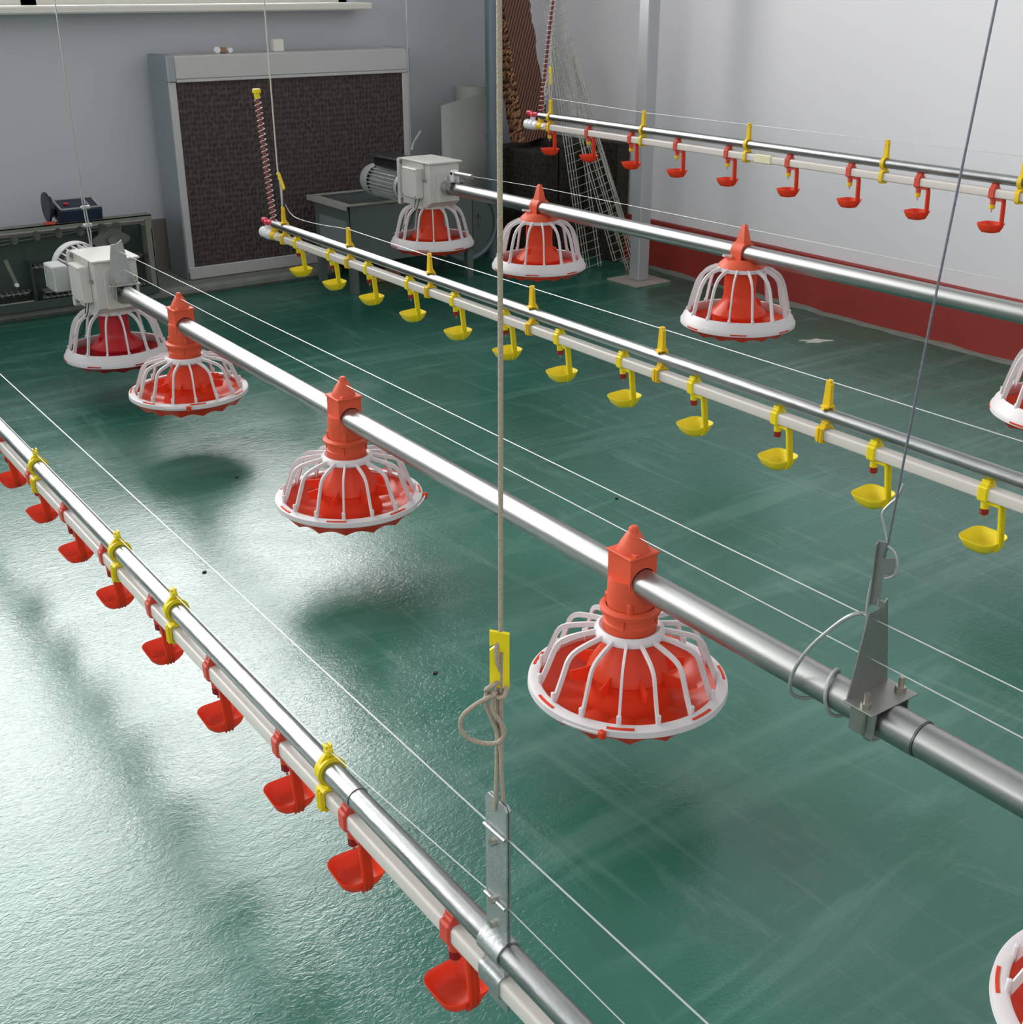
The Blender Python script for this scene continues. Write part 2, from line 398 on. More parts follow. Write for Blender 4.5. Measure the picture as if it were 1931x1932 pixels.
# ------------------------------------------------------------------ feeders
def rib_pts(kind, dz=1.0):
    if kind == 'A': P = [(.054, .092), (.085, .087), (.108, .081), (.120, .071), (.127, .052), (.138, .022), (.149, -.004)]
    else: P = [(.066, .150), (.088, .144), (.110, .130), (.123, .108), (.131, .080), (.138, .050), (.146, .014)]
    return [(r, z * dz) for r, z in P]
def feeder(kind, name, label, loc, red, neck=True, dz=1.0, group=None):
    t = thing(name, label, 'feeder', loc, group)
    # pan with scalloped underside and ridged floor
    n = 84
    def rf(j, th, r, z):
        if j in (3, 4):
            k = abs(sin(th * 7)); return (r * (1 - .030 * k), z * (1 - .17 * k))
        if j in (7, 8): return (r, z + .006 * abs(sin(th * 6)))
        return (r, z)
    deep = .041 if kind == 'A' else .036
    prof = [(.152, .004), (.1635, .000), (.1625, -.010), (.135, -deep), (.118, -deep - .002), (.02, -deep), (.018, -deep + .004), (.09, -deep + .007), (.120, -.026), (.148, -.004)]
    MB().lathe(prof, n, rf=rf).build('pan', red, t, sharp=22)
    # rim
    if kind == 'A': rp = [(.146, .003), (.150, .0045), (.1645, .001), (.1655, -.009), (.161, -.012), (.147, -.004), (.146, .003)]
    else: rp = [(.143, .022), (.147, .024), (.158, .012), (.162, .002), (.1655, -.002), (.1655, -.012), (.160, -.014), (.150, .004), (.143, .018), (.143, .022)]
    rm = MB().lathe(rp, 96).build('rim', M['white'], t, sharp=50)
    sl = MB()
    for k in range(1):
        a0 = .35
        pts = [((.1585 if kind == 'A' else .1662) * cos(a0 + q * .045), (.1585 if kind == 'A' else .1662) * sin(a0 + q * .045), .0030 if kind == 'A' else -.007) for q in range(-3, 4)]
        sl.tube(pts, .002, 4, flat=(.0009, .0022, (0, 0, 1)) if kind == 'A' else (.0018, .0008, (0, 0, 1)))
    so = sl.build('slot', red, rm)
    for k in range(1, 7):
        s_ = so.copy(); COL.objects.link(s_); s_.parent = rm; s_.rotation_euler = (0, 0, k * 2 * pi / 7)
    # latch
    if kind == 'A':
        lt = MB(); a = radians(205)
        pts = [(.170 * cos(a + q * .05), .170 * sin(a + q * .05), -.002) for q in range(-4, 5)]
        lt.tube(pts, .002, 6); lt.build('latch_strip', M['white'], t)
        MB().box((.170 * cos(a + .2), .170 * sin(a + .2), -.004), (.010, .012, .014), .002).build('latch_tab', red, t)
    # grill
    P = rib_pts(kind, dz)
    hr = P[0][0]; hz = P[0][1]
    if kind == 'A': hp = [(hr - .010, hz + .005), (hr - .004, hz + .008), (hr + .003, hz + .003), (hr + .004, hz - .005), (hr - .006, hz - .012), (hr - .012, hz - .012), (hr - .010, hz + .005)]
    else: hp = [(hr - .004, hz + .006), (hr + .003, hz + .003), (hr + .003, hz - .007), (hr - .004, hz - .008), (hr - .004, hz + .006)]
    g = MB().lathe(hp, 56).build('grill_hub', M['white'], t, sharp=50)
    nr = 15 if kind == 'A' else 14
    S = smooth([(r, 0, z) for r, z in P], 1)
    rbm = MB().tube(S, .003, 4, flat=(.0042 if kind == 'A' else .0052, .0021, (0, 0, 1)))
    rbm.box((.1475, 0, .008 if kind == 'A' else .020), (.006, .0075, .022), .001)
    rib = rbm.build('rib', M['white'], g, sharp=50)
    for k in range(nr):
        r_ = rib if k == 0 else rib.copy()
        if k: COL.objects.link(r_); r_.parent = g
        r_.rotation_euler = (0, 0, 2 * pi * (k + .35) / nr)
    # inner cone
    if kind == 'A': cp = [(.036, .105), (.036, .074), (.040, .068), (.055, .045), (.066, .026), (.068, .018), (.064, .014), (.064, .002), (.067, -.014), (.072, -.026), (.073, -.034)]
    else: cp = [(.046, hz), (.046, .072 * dz), (.048, .060 * dz), (.058, .044), (.076, .026), (.080, .020), (.079, .014), (.074, .010), (.070, -.024)]
    MB().lathe(cp, 48).build('inner_cone', red, t, sharp=40)
    if kind == 'A':
        fin = MB().prism([(.052, .036), (.072, .030), (.099, .026), (.097, .010), (.066, .002)], 'Y', -.0012, .0012).build('fin', red, t)
        for k in range(8):
            f_ = fin if k == 0 else fin.copy()
            if k: COL.objects.link(f_); f_.parent = t
            f_.rotation_euler = (0, 0, 2 * pi * (k + .5) / 8)
    else:
        fin = MB().prism([(.046, .062 * dz), (.060, .060 * dz), (.066, .034), (.05, .034)], 'Y', -.0012, .0012).build('fin', red, t)
        for k in range(3):
            f_ = fin if k == 0 else fin.copy()
            if k: COL.objects.link(f_); f_.parent = t
            f_.rotation_euler = (0, 0, 2 * pi * (k + .62) / 3)
    if neck and kind == 'A':
        nk = MB()
        nk.lathe([(.043, .088), (.0435, .106), (.0445, .108), (.0445, .112), (.042, .114), (.042, .126), (.0495, .129), (.0505, .136), (.046, .139), (.0405, .140)], 48)
        nk.lathe([(.0385, .134), (.0385, .175), (.036, .190)], 40, capt=True)
        nk.box((0, 0, .1475), (.060, .066, .02), .003)
        for k in range(4):
            a = k * pi / 2 + .6; nk.box((.0440 * cos(a), .0440 * sin(a), .118), (.004, .004, .018), .001, Matrix.Rotation(a, 3, 'Z'))
        nk.build('collar', M['redneck'], t, sharp=35)
        tw = MB()
        # square saddle block with the pipe running through it, opened as an arch underneath
        R = .0245; s2 = .0275; out = []
        tw.prism([(-s2, .150), (-s2, .232), (s2, .232), (s2, .150), (R + .001, .150)] + [((R + .0008) * cos(a), .1865 + (R + .0008) * sin(a)) for a in [i * pi / 14 for i in range(15)]] + [(-R - .001, .150)], 'Y', -s2, s2)
        tw.box((0, 0, .2325), (.061, .061, .005), .0012)
        tw.box((-.014, -.022, .236), (.010, .014, .006), .001); tw.box((.014, .022, .236), (.010, .014, .006), .001)
        tw.build('saddle_block', M['redneck'], t)
        MB().lathe([(.0262, .234), (.0252, .239), (.0215, .247), (.0160, .256), (.0105, .265), (.0085, .2665), (.0080, .2720), (.0050, .2755)], 32, capt=True).build('cone_cap', M['redneck'], t, sharp=40)
    elif neck:
        sh = MB().lathe([(.064, hz - .004), (.068, hz + .004), (.064, hz + .012), (.052, hz + .022), (.048, hz + .026)], 48, capt=True)
        sh.build('shoulder', M['redneck'], t)
        R = .0245; s2 = .029
        arch = [(-s2, .172), (-s2, .196)] + [(s2 * cos(a), .196 + s2 * sin(a)) for a in [pi - i * pi / 14 for i in range(1, 14)]] + [(s2, .196), (s2, .172), (R, .172)] + [(R * cos(a), .193 + R * sin(a)) for a in [i * pi / 14 for i in range(15)]] + [(-R, .172)]
        MB().prism(arch, 'Y', -.021, .021).build('clamp', M['redneck'], t)
        sp = MB()
        vs = [(-.016, -.017, .214), (.016, -.017, .214), (.016, .017, .214), (-.016, .017, .214), (-.006, -.007, .268), (.006, -.007, .268), (.006, .007, .268), (-.006, .007, .268), (-.003, -.004, .272), (.003, -.004, .272), (.003, .004, .272), (-.003, .004, .272)]
        sp.add(vs, [(0, 1, 5, 4), (1, 2, 6, 5), (2, 3, 7, 6), (3, 0, 4, 7), (4, 5, 9, 8), (5, 6, 10, 9), (6, 7, 11, 10), (7, 4, 8, 11), (8, 9, 10, 11), (3, 2, 1, 0)])
        sp.build('spike', M['redneck'], t)
        lv = MB()
        lv.tube([(-.028, .014, .182), (-.040, .022, .184), (-.056, .020, .187)], .0040, 6)
        lv.build('lever', M['white'], t); lv = MB()
        lv.tube([(.012, -.027, .181), (.030, -.030, .184), (.046, -.026, .182), (.054, -.020, .178)], .0040, 6)
        lv.build('lever', M['white'], t)
    return t

P2Z, P2X = -.869 + H, 1.16
P3Z, P3X = -.771 + H, 1.80
P1Z, P1X = -.927 + H, .56
P5Z, P5X = -.482 + H, 3.00
P4X = 2.55
def P4Z(y): return H - .699 - .0075 * (y - 1.5)

gA = 'round feeders hanging on the nearer feed pipe'
near = ['red and white low feeder pan cut off at the lower right corner of the photo',
        'large red and white low feeder pan in the centre, first complete one from the camera',
        'low red and white feeder pan, middle of the three whole ones on the nearer pipe',
        'low red and white feeder pan nearest the off-white motor box']
for i, y in enumerate((.412, 1.302, 2.265, 3.215)):
    if i == 0: base = feeder('A', 'round_feeder', near[0], (P2X, y, P2Z - .1865), M['red'], group=gA); o = base
    else: o = copy_tree(base); o.location = (P2X, y, P2Z - .1865)
    o['label'] = near[i]; o.rotation_euler = (0, 0, (0, .0, 1.9, .55)[i])
    if i:
        for ch in [c for c in o.children if c.name.split('.')[0] in ('saddle_block', 'cone_cap')]: ch.rotation_euler = (0, 0, -o.rotation_euler.z)
gB = 'tall domed feeders hanging on the farther feed pipe'
far = ['tall domed red and white feeder pan cut off by the right edge of the photo',
       'tall domed red and white feeder pan in front of the red skirting board',
       'tall domed red and white feeder pan just behind the thick beige rope']
for i, y in enumerate((1.405, 2.45, 3.425)):
    if i == 0: base = feeder('B', 'domed_feeder', far[0], (P4X, y, P4Z(y) - .193), M['red'], group=gB); o = base
    else: o = copy_tree(base); o.location = (P4X, y, P4Z(y) - .193)
    o['label'] = far[i]
Y2M, Y4M = 3.828, 4.135
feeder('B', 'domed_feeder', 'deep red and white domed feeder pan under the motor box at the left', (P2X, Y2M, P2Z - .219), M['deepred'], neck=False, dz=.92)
feeder('B', 'domed_feeder', 'red and white domed feeder pan under the motor box with the black capacitor cover', (P4X, Y4M, P4Z(Y4M) - .221), M['red'], neck=False, dz=.94)

# ------------------------------------------------------------------ pipes
def pipe(name, label, x, za, ya, zb, yb, r, m, cat='pipe'):
    o = MB().tube([(0, 0, 0), (0, yb - ya, zb - za)], r, 32).build(name, m, None, (x, ya, za), sharp=60)
    tag(o, label, cat); return o
fp = pipe('feed_pipe', 'long thick grey steel feed pipe carrying the nearer row of low feeders', P2X, P2Z, -.7, P2Z, 3.715, .0235, M['feedpipe'])
MB().tube([(0, 0, 0), (0, .0012, 0)], .0242, 32).build('joint_ring', M['black'], fp, (0, .742 + .7, 0))
MB().tube([(0, 0, 0), (0, .085, 0)], .0252, 32).build('joint_sleeve', M['feedpipe'], fp, (0, .745 + .7, 0))
pipe('feed_pipe', 'thick shiny steel feed pipe carrying the farther row of domed feeders', P4X, P4Z(-.6), -.6, P4Z(4.03), 4.03, .0235, M['feedpipe'])
s1 = pipe('support_pipe', 'galvanised support pipe over the nearest red cup drinkers, lower left', P1X, P1Z, -.6, P1Z, 4.0, .0137, M['galvpipe'])
MB().tube([(0, 0, 0), (0, .085, 0)], .0150, 32).build('pipe_coupling', M['galvpipe'], s1, (0, 1.118 + .6, 0))
s3 = pipe('support_pipe', 'galvanised support pipe over the row of yellow cup drinkers', P3X, P3Z, -.6, P3Z, 3.965, .0137, M['galvpipe'])
MB().tube([(0, 0, 0), (0, .09, 0)], .0147, 32).build('pipe_coupling', M['galvpipe'], s3, (0, 3.58 + .6, 0))
s5 = pipe('support_pipe', 'galvanised support pipe over the far red cup drinkers by the pale wall', P5X, P5Z, -.6, P5Z, 4.03, .0137, M['galvpipe'])
MB().tube([(0, 0, 0), (0, .35, 0)], .0146, 32).build('pipe_coupling', M['galvpipe'], s5, (0, 3.66 + .6, 0))
DPV = {1: .041, 3: .040, 5: .038}
def water_pipe(label, x, z, ya, yb):
    o = MB()
    ring = rsq(.0118, .0045, 4)
    loft(o, [[(a, 0, b) for a, b in ring], [(a, yb - ya, b) for a, b in ring]], True)
    ob = o.build('water_pipe', M['pvc'], None, (x, ya, z), sharp=40); tag(ob, label, 'pipe'); return ob
w1 = water_pipe('cream square plastic water pipe feeding the nearest red cup drinkers', P1X, P1Z - DPV[1], -.6, 4.0)
w3 = water_pipe('cream square plastic water pipe feeding the yellow cup drinkers', P3X, P3Z - DPV[3], -.6, 3.93)
w5 = water_pipe('white square plastic water pipe feeding the far red cup drinkers', P5X, P5Z - DPV[5], -.6, 3.99)
MB().box((0, 2.815 + .6, 0), (.028, .075, .028), .003).build('pipe_coupling', M['cream'], w5)

# ------------------------------------------------------------------ cup drinkers
def drinker(name, label, loc, body, clipm, nipm, s, drop, group):
    """origin at the centre of the water pipe"""
    t = thing(name, label, 'cup drinker', loc, group)
    c = MB()
    c.box((0, .004, 0), (.030, .021, .029), .003)
    c.box((0, .004, .0165), (.020, .018, .007), .002); c.box((-.004, .004, .0215), (.006, .017, .006), .001); c.box((.007, .004, .0205), (.004, .015, .005), .001)
    c.box((0, -.010, -.0165), (.016, .040, .006), .0015)
    c.prism([(-.004, -.015), (-.030, -.0135), (-.012, .004)], 'X', -.006, .006)
    c.build('clip', clipm, t)
    MB().cyl((0, .004, -.0245), .0075, .014, seg=20, bev=.001).build('nipple_seat', clipm, t)
    nb = MB().cyl((0, .004, -.036), .0078, .013, seg=8, bev=.001)
    nb.build('nipple', nipm, t)
    MB().cyl((0, .004, -.0465), .0017, .010, seg=10).build('pin', M['bolt'], t)
    a = MB()
    ya = -.5 * s - .0005
    a.tube([(0, -.0265, -.014), (0, -.0285, -.024), (0, ya - .001, -drop - .006), (0, ya + .006, -drop - .018)], .004, 4, flat=(.0022, .0072, (0, 1, 0)))
    for sx in (-1, 0, 1): a.tube([(sx * .0052, -.0300, -.016), (sx * .0052, -.0312, -.026), (sx * .0052, ya - .0035, -drop - .006), (sx * .0052, ya + .005, -drop - .020)], .0016, 5)
    a.build('arm', body, t, sharp=50)
    b = MB(); h = s / 2; rings = []
    for (k, z, r) in ((1.0, .0, .36), (1.04, .0012, .36), (1.05, .0, .36), (1.0, -.004, .38), (.87, -.0145, .42), (.66, -.0225, .45), (.20, -.0238, .5)):
        rings.append([(x * 1, y, -drop + z) for x, y in rsq(h * k, h * k * 2 * r * .76, 5)])
    outer = list(rings)
    inner = [[(x, y, -drop + z) for x, y in rsq(h * k, h * k * 2 * r * .76, 5)] for (k, z, r) in ((1.0, .0, .36), (.95, -.004, .38), (.83, -.0133, .42), (.62, -.0210, .45), (.18, -.0220, .5))]
    loft(b, outer[1:], True); loft(b, [outer[1]] + inner, True)
    b.build('cup', body, t, sharp=60)
    return t
c1 = [2.789, 2.548, 2.309, 2.072, 1.825, 1.576, 1.331, 1.135, .895][::-1]
c3 = [3.785, 3.542, 3.296, 3.048, 2.803, 2.562, 2.324, 2.081, 1.840, 1.592, 1.346, 1.104]
c5 = [3.962, 3.718, 3.470, 3.225, 2.977, 2.706, 2.460, 2.212, 1.969]
def line_cups(ys, x, z, body, clipm, nipm, s, drop, labf, group, name, tilt=lambda i: 0):
    base = None
    for i, y in enumerate(ys):
        loc = (x, y, z)
        if base is None: base = drinker(name, labf(i), loc, body, clipm, nipm, s, drop, group); o = base
        else: o = copy_tree(base); o.location = loc; o['label'] = labf(i)
        o.rotation_euler = (0, -tilt(i), random.uniform(-.05, .05))
line_cups(c1, P1X, P1Z - DPV[1], M['red'], M['clipred'], M['darkred'], .063, .076,
          lambda i: 'red cup drinker on the nearest line, %s from the bottom edge of the photo' % ORD[i], 'red cup drinkers on the nearest water pipe', 'cup_drinker', lambda i: .013 * i)
line_cups(c3, P3X, P3Z - DPV[3], M['yellow'], M['yellow'], M['darkred'], .066, .085,
          lambda i: 'yellow cup drinker, %s from the valve end of the yellow drinker row' % ORD[i], 'yellow cup drinkers in the middle row', 'cup_drinker', lambda i: .06)
w3.rotation_euler = (0, -.06, 0)
line_cups(c5, P5X, P5Z - DPV[5], M['red'], M['clipred'], M['amber'], .060, .081,
          lambda i: 'red cup drinker in the far row, %s from the valve end' % ORD[i], 'red cup drinkers in the far row', 'cup_drinker')

# ------------------------------------------------------------------ yellow pipe hangers
def hanger(label, loc, mast, dp, style, group):
    """origin at the centre of the metal pipe"""
    t = thing('pipe_hanger', label, 'pipe hanger', loc, group)
    y = M['amber'] if style != 1 else M['yellow']
    u = MB(); w = .006 if style != 3 else .008
    a0 = 0
    ring = [(.0150 * cos(a), .0150 * sin(a)) for a in [2 * pi * i / 28 for i in range(28)]]
    ro = .0185; ri = .0141
    if style != 3: u.lathe([(ri, -w), (ro, -w), (ro, w), (ri, w), (ri, -w)], 30, axis='Y')
    else:
        arc = [(pi / 2 + .5) - i * (pi + .7) / 16 for i in range(17)]
        u.prism([(ro * cos(q), ro * sin(q)) for q in arc] + [(ri * cos(q), ri * sin(q)) for q in arc[::-1]], 'Y', -w, w)
    if style == 1:
        u.lathe([(ri, -w - .004), (ro + .002, -w - .004), (ro + .002, -w - .0005), (ri, -w - .0005)], 30, axis='Y')
        u.prism([(-.017, .006), (-.010, .019), (-.003, .026), (.003, .026), (.010, .019), (.017, .006), (0, .014)], 'Y', -.003, .003)
    if style == 5:
        u.box((0, 0, -.021), (.020, .016, .006), .001); u.box((-.012, 0, 0), (.008, .010, .016), .002)
    if style == 3:
        u.box((0, 0, .0165), (.022, .020, .004), .001); u.prism([(-.016, .012), (-.006, .019), (.010, .024), (.019, .010)], 'Y', -.004, .004)
    u.build('upper_strap', y, t)
    m_ = MB()
    b0 = .015
    wb, wt = {1: (.0045, .003), 3: (.0085, .0062), 5: (.0075, .0058)}[style]
    m_.add([(-wb * .6, -wb, b0), (wb * .6, -wb, b0), (wb * .6, wb, b0), (-wb * .6, wb, b0), (-wt * .6, -wt, mast), (wt * .6, -wt, mast), (wt * .6, wt, mast), (-wt * .6, wt, mast)],
           [(0, 1, 5, 4), (1, 2, 6, 5), (2, 3, 7, 6), (3, 0, 4, 7), (4, 5, 6, 7), (3, 2, 1, 0)])
    for sx in (-1, 1): m_.tube([(sx * wb * .5, -wb, b0 + .002), (sx * wt * .5, -wt * 1.02, mast - .006)], .0013, 5)
    m_.box((0, -.002, mast - .006), (.0095, .014, .010), .002)
    m_.box((-.0035, 0, mast + .001), (.003, .011, .006), .0008); m_.box((.0035, 0, mast + .001), (.003, .011, .006), .0008)
    m_.build('mast', y, t)
    lo = MB()
    ir = rsq(.0128, .004, 3); orr = rsq(.0165, .006, 3)
    for (ya, yb) in (((-.009, .009),) if style != 5 else ((-.006, .006),)):
        vs = [(a, ya, b - dp) for a, b in ir] + [(a, ya, b - dp) for a, b in orr] + [(a, yb, b - dp) for a, b in ir] + [(a, yb, b - dp) for a, b in orr]
        n = len(ir); fs = []
        for i in range(n):
            j = (i + 1) % n
            fs += [(i, j, n + j, n + i), (2 * n + i, 3 * n + i, 3 * n + j, 2 * n + j), (n + i, n + j, 3 * n + j, 3 * n + i), (i, 2 * n + i, 2 * n + j, j)]
        lo.add(vs, fs)
    if style != 5:
        for yy in (-.006, .001): lo.box((-.0175, yy, -dp), (.004, .004, .030), .0012)
        lo.box((0, 0, -dp + .0185), (.014, .014, .006), .001)
    else: lo.box((0, 0, -dp - .0165), (.022, .015, .005), .0015)
    lo.build('lower_strap', y, t)
    return t
def hangers(ys, x, z, mast, dp, style, labf, group):
    base = None
    for i, y in enumerate(ys):
        if base is None: base = hanger(labf(i), (x, y, z), mast, dp, style, group); o = base
        else: o = copy_tree(base); o.location = (x, y, z); o['label'] = labf(i)
hangers([1.195, 1.728, 1.998, 2.505], P1X, P1Z, .034, DPV[1], 1, lambda i: 'yellow pipe hanger on the nearest line, %s from the bottom of the photo' % ORD[i], 'yellow hangers on the nearest drinker line')
hangers([3.885, 3.418, 2.937, 2.445, 1.955, 1.474], P3X, P3Z, .066, DPV[3], 3, lambda i: 'amber yellow pipe hanger over the yellow drinkers, %s from the valve end' % ORD[i], 'amber hangers on the yellow drinker line')
hangers([3.962, 3.412, 2.895, 2.343, 1.895], P5X, P5Z, .062, DPV[5], 5, lambda i: 'yellow pipe hanger on the far drinker line, %s from the valve end' % ORD[i], 'yellow hangers on the far drinker line')

# ------------------------------------------------------------------ valve ends with breather coils
def valve_end(label_v, label_c, x, z, y0, top, style):
    t = thing('valve_assembly', label_v, 'valve', (x, y0, z))
    MB().cyl((0, .004, 0), .0150, .020, 'Y', 8, bev=.002).build('union', M['cream'], t)
    te = MB().cyl((0, .030, 0), .0160, .032, 'Y', 24, bev=.002); te.cyl((0, .030, .020), .0110, .040, 'Z', 20, bev=.001); te.box((0, .030, .006), (.018, .018, .02), .002)
    te.build('tee', M['amber'], t)
    vb = MB().cyl((0, .058, 0), .0175, .026, 'Y', 24, bev=.002).cyl((0, .083, 0), .0200, .028, 'Y', 24, bev=.006).cyl((0, .110, 0), .0195, .030, 'Y', 24, bev=.003)
    vb.cyl((0, .083, .020), .010, .020, 'Z', 16); vb.build('valve_body', M['pvcwhite'], t)
    h = MB().box((0, .083, .038), (.024, .022, .018), .005).box((0, .104, .043), (.018, .036, .018), .005).box((0, .062, .042), (.017, .030, .014), .004)
    h.build('handle', M['handle'], t)
    c = thing('breather_tube', label_c, 'tube', (x, y0 + .030, z + .038))
    d = Vector(top)
    MB().tube([(0, 0, 0), d * .35 + Vector((0, .003, 0)), d * .7 + Vector((0, .004, 0)), d], .0058, 10).build('tube', M['hose'], c)
    MB().helix((0, 0, 0), d, .0115, .0011, 25, 5, 14).build('coil', M['coil'], c)
    MB().cyl(d + Vector((0, 0, .004)), .0085, .022, 'Z', 16, r2=.011).cyl(d + Vector((0, 0, .018)), .0145, .014, 'Z', 20, bev=.002).build('cap', M['yellow'], c)
valve_end('white ball valve with red handle on the end of the yellow drinker row', 'red-brown breather tube with white coil in front of the dark cooling pad', P3X, P3Z - DPV[3], 3.935, (0, .058, .420), 3)
valve_end('white ball valve with red handle on the end of the far drinker row', 'red-brown breather tube with white coil in front of the leaning brown pad', P5X, P5Z - DPV[5], 3.995, (-.01, -.085, .430), 5)

# ------------------------------------------------------------------ motor units
def motor_unit(label, loc, style):
    """origin at the pipe centre on the front face of the box; motor runs to +Y"""
    t = thing('drive_motor', label, 'motor', loc)
    bx = MB(); z0, z1 = -.078, .088
    L4 = style == 'L4'; cz = -.036 if L4 else .0; RR = .064 if L4 else .080; ye = .505 if L4 else .372
    W = .066
    # box with chamfered lower corners
    bx.prism([(0.0, z0 + .022), (.030, z0), (.205, z0), (.205, z1), (0.0, z1)], 'X', -W, W)
    bx.build('housing', M['boxpaint'], t, sharp=30)
    MB().box((0, .098, z1 + .003), (.150, .222, .006), .001).build('lid', M['boxpaint'], t)
    if style == 'L4':
        MB().box((.012, -.006, .000), (.092, .012, .110), .001).build('front_plate', M['boxpaint'], t)
    else:
        MB().box((0.0, -.003, .000), (.080, .006, .120), .001).build('front_plate', M['boxpaint'], t)
    fl = MB().box((0, .213, .003), (.168, .014, .180), .006)
    fl.build('flange', M['boxpaint'], t)
    for sx in (-1, 1):
        for zz in (-.068, .076):
            bo = MB().cyl((sx * .068, .2045, zz), .0085, .004, 'Y', 12); bo.build('flange_bolt', M['steel'], t)
    jb = MB().box((-W - .017, .100, .012), (.034, .105, .112), .003); j = jb.build('junction_box', M['boxpaint'], t)
    sc = MB()
    for yy in (.054, .146):
        for zz in (-.036, .060): sc.cyl((-W - .0345, yy, zz), .003, .002, 'X', 8)
    sc.build('cover_screw', M['steel'], j)
    MB().tube([(-W - .006, .030, z1 - .002), (-W - .006, .030, z1 - .060)], .0017, 6).cyl((-W - .006, .030, z1 - .064), .005, .010, 'Z', 10).build('latch_hook', M['steel'], t)
    m = MB(); mm = M['motorgrey'] if L4 else M['motorwhite']
    m.lathe([(.040, .220), (RR * .8, .224), (RR * .93, .232), (RR * .93, .250), (RR * .82, .258), (RR * .70, .268), (RR * .70, ye + .015)], 40, (0, 0, cz), 'Y')
    m.lathe([(RR * .88, .275), (RR * .90, .280), (RR * .90, .296), (RR * .80, .300)], 40, (0, 0, cz), 'Y')
    for k in range(24):
        a = 2 * pi * k / 24
        m.box((RR * .84 * cos(a), (.302 + ye) / 2, cz + RR * .84 * sin(a)), (RR * .26, ye - .302, .0036), 0, Matrix.Rotation(-a, 3, 'Y'))
    m.build('motor_body', mm, t, sharp=40)
    MB().lathe([(RR * .97, ye), (RR * 1.02, ye), (RR * 1.02, ye + .046), (RR * .95, ye + .060), (RR * .6, ye + .065), (RR * .1, ye + .066)], 48, (0, 0, cz), 'Y', capt=True).lathe([(RR * .97, ye + .04), (RR * .97, ye)], 48, (0, 0, cz), 'Y').build('fan_cover', mm, t)
    if L4:
        MB().box((0, .365, .050), (.092, .215, .040), .008).build('capacitor_box', M['black'], t)
        MB().box((0, .365, .073), (.112, .240, .010), .003).build('capacitor_lid', M['glossblack'], t)
    else:
        b = MB().box((-.098, .300, -.004), (.052, .105, .082), .004)
        for k in range(5): b.box((-.1255, .262 + k * .018, -.004), (.004, .006, .074), .001)
        b.build('terminal_box', M['motorgrey'], t)
        MB().box((-.072, .300, -.004), (.004, .108, .085)).build('gasket', M['rubber'], t)
    cl = MB()
    S = (-.060, .040, -.036)
    P = [(-W - .012, .060, -.046), (-W - .020, .070, -.090), (-W - .045, .090, -.120), (-W - .062, .110, -.160), (-W - .050, .120, -.172), (-W - .030, .100, -.145), (-W - .022, .090, -.100), (-W - .014, .082, -.046)]
    cl.tube(smooth(P, 2), .0016, 5); cl.build('loose_cable', M['rubber'], t)
    # clamp and ring on the pipe
    rg = MB().lathe([(.0242, -.050), (.0300, -.050), (.0300, -.036), (.0270, -.034), (.0270, -.002), (.0330, -.002), (.0330, .004)], 32, axis='Y'); rg.build('pipe_socket', M['galv'], t)
    return t
motor_unit('off-white auger motor box at the left end of the nearer feed pipe', (P2X, 3.740, P2Z), 'L2')
motor_unit('grey finned auger motor with black capacitor cover on the farther feed pipe', (P4X, 4.035, P4Z(4.03)), 'L4')

# ------------------------------------------------------------------ trapezoid wire brackets on the feed pipe
def trapezoid(name, label, loc, with_hook):
    t = thing(name, label, 'bracket', loc)
    p = MB(); b = .0395; z0 = .026
    top = .150
    p.prism([(-b, z0), (b, z0), (.016, top + .006), (.006, top - .002), (-.004, top - .006), (-.018, top - .006)] , 'Y', -.001, .001)
    p.build('upright_plate', M['steel'] if with_hook else M['galv'], t)
    MB().box((0, -.022, z0), (.092, .046, .0022), .0005).build('foot_plate', M['steel'] if with_hook else M['galv'], t)
    for sx in (-1, 1):
        bo = MB().cyl((sx * .034, -.026, z0 + .004), .0075, .006, 'Z', 6).cyl((sx * .034, -.026, z0 + .008), .0036, .026, 'Z', 12)
        bo.build('bolt', M['bolt'], t)
        MB().box((sx * .0315, -.022, z0 - .022), (.0022, .040, .044), .0005).build('side_plate', M['steel'] if with_hook else M['galv'], t)
    u = [(-.034, -.026, .030), (-.034, -.026, 0)] + [(-.034 * cos(a), -.026, -.034 * sin(a) * .95) for a in [i * pi / 12 for i in range(1, 12)]] + [(.034, -.026, 0), (.034, -.026, .030)]
    MB().tube(u, .0035, 8).build('u_bolt', M['bolt'], t)
    return t
BY = .835
trapezoid('wire_bracket', 'tapered grey steel bracket bolted on the nearer feed pipe, lower right', (P2X, BY, P2Z), True)
trapezoid('wire_bracket', 'tapered galvanised bracket in front of the off-white motor box', (P2X, 3.700, P2Z), False)
# bent wire hook around the feed pipe
hk = [(.012, .028, .122), (.004, .022, .128), (-.006, .026, .130), (-.014, .034, .124), (-.020, .050, .104), (-.030, .078, .062), (-.036, .095, .020), (-.0335, .100, -.012), (-.020, .098, -.028), (.0, .090, -.033), (.020, .080, -.026), (.029, .070, -.004), (.020, .062, .020), (0, .054, .031), (-.020, .048, .022), (-.028, .044, .0), (-.022, .040, -.020), (-.010, .036, -.030), (.008, .030, -.030)]
o = MB().tube(smooth([(a, b, c) for a, b, c in hk], 2), .0026, 8).build('hanging_hook', M['greycable'], None, (P2X, BY, P2Z)); tag(o, 'bent thick wire hook wrapped round the feed pipe beside the tapered bracket', 'hook')
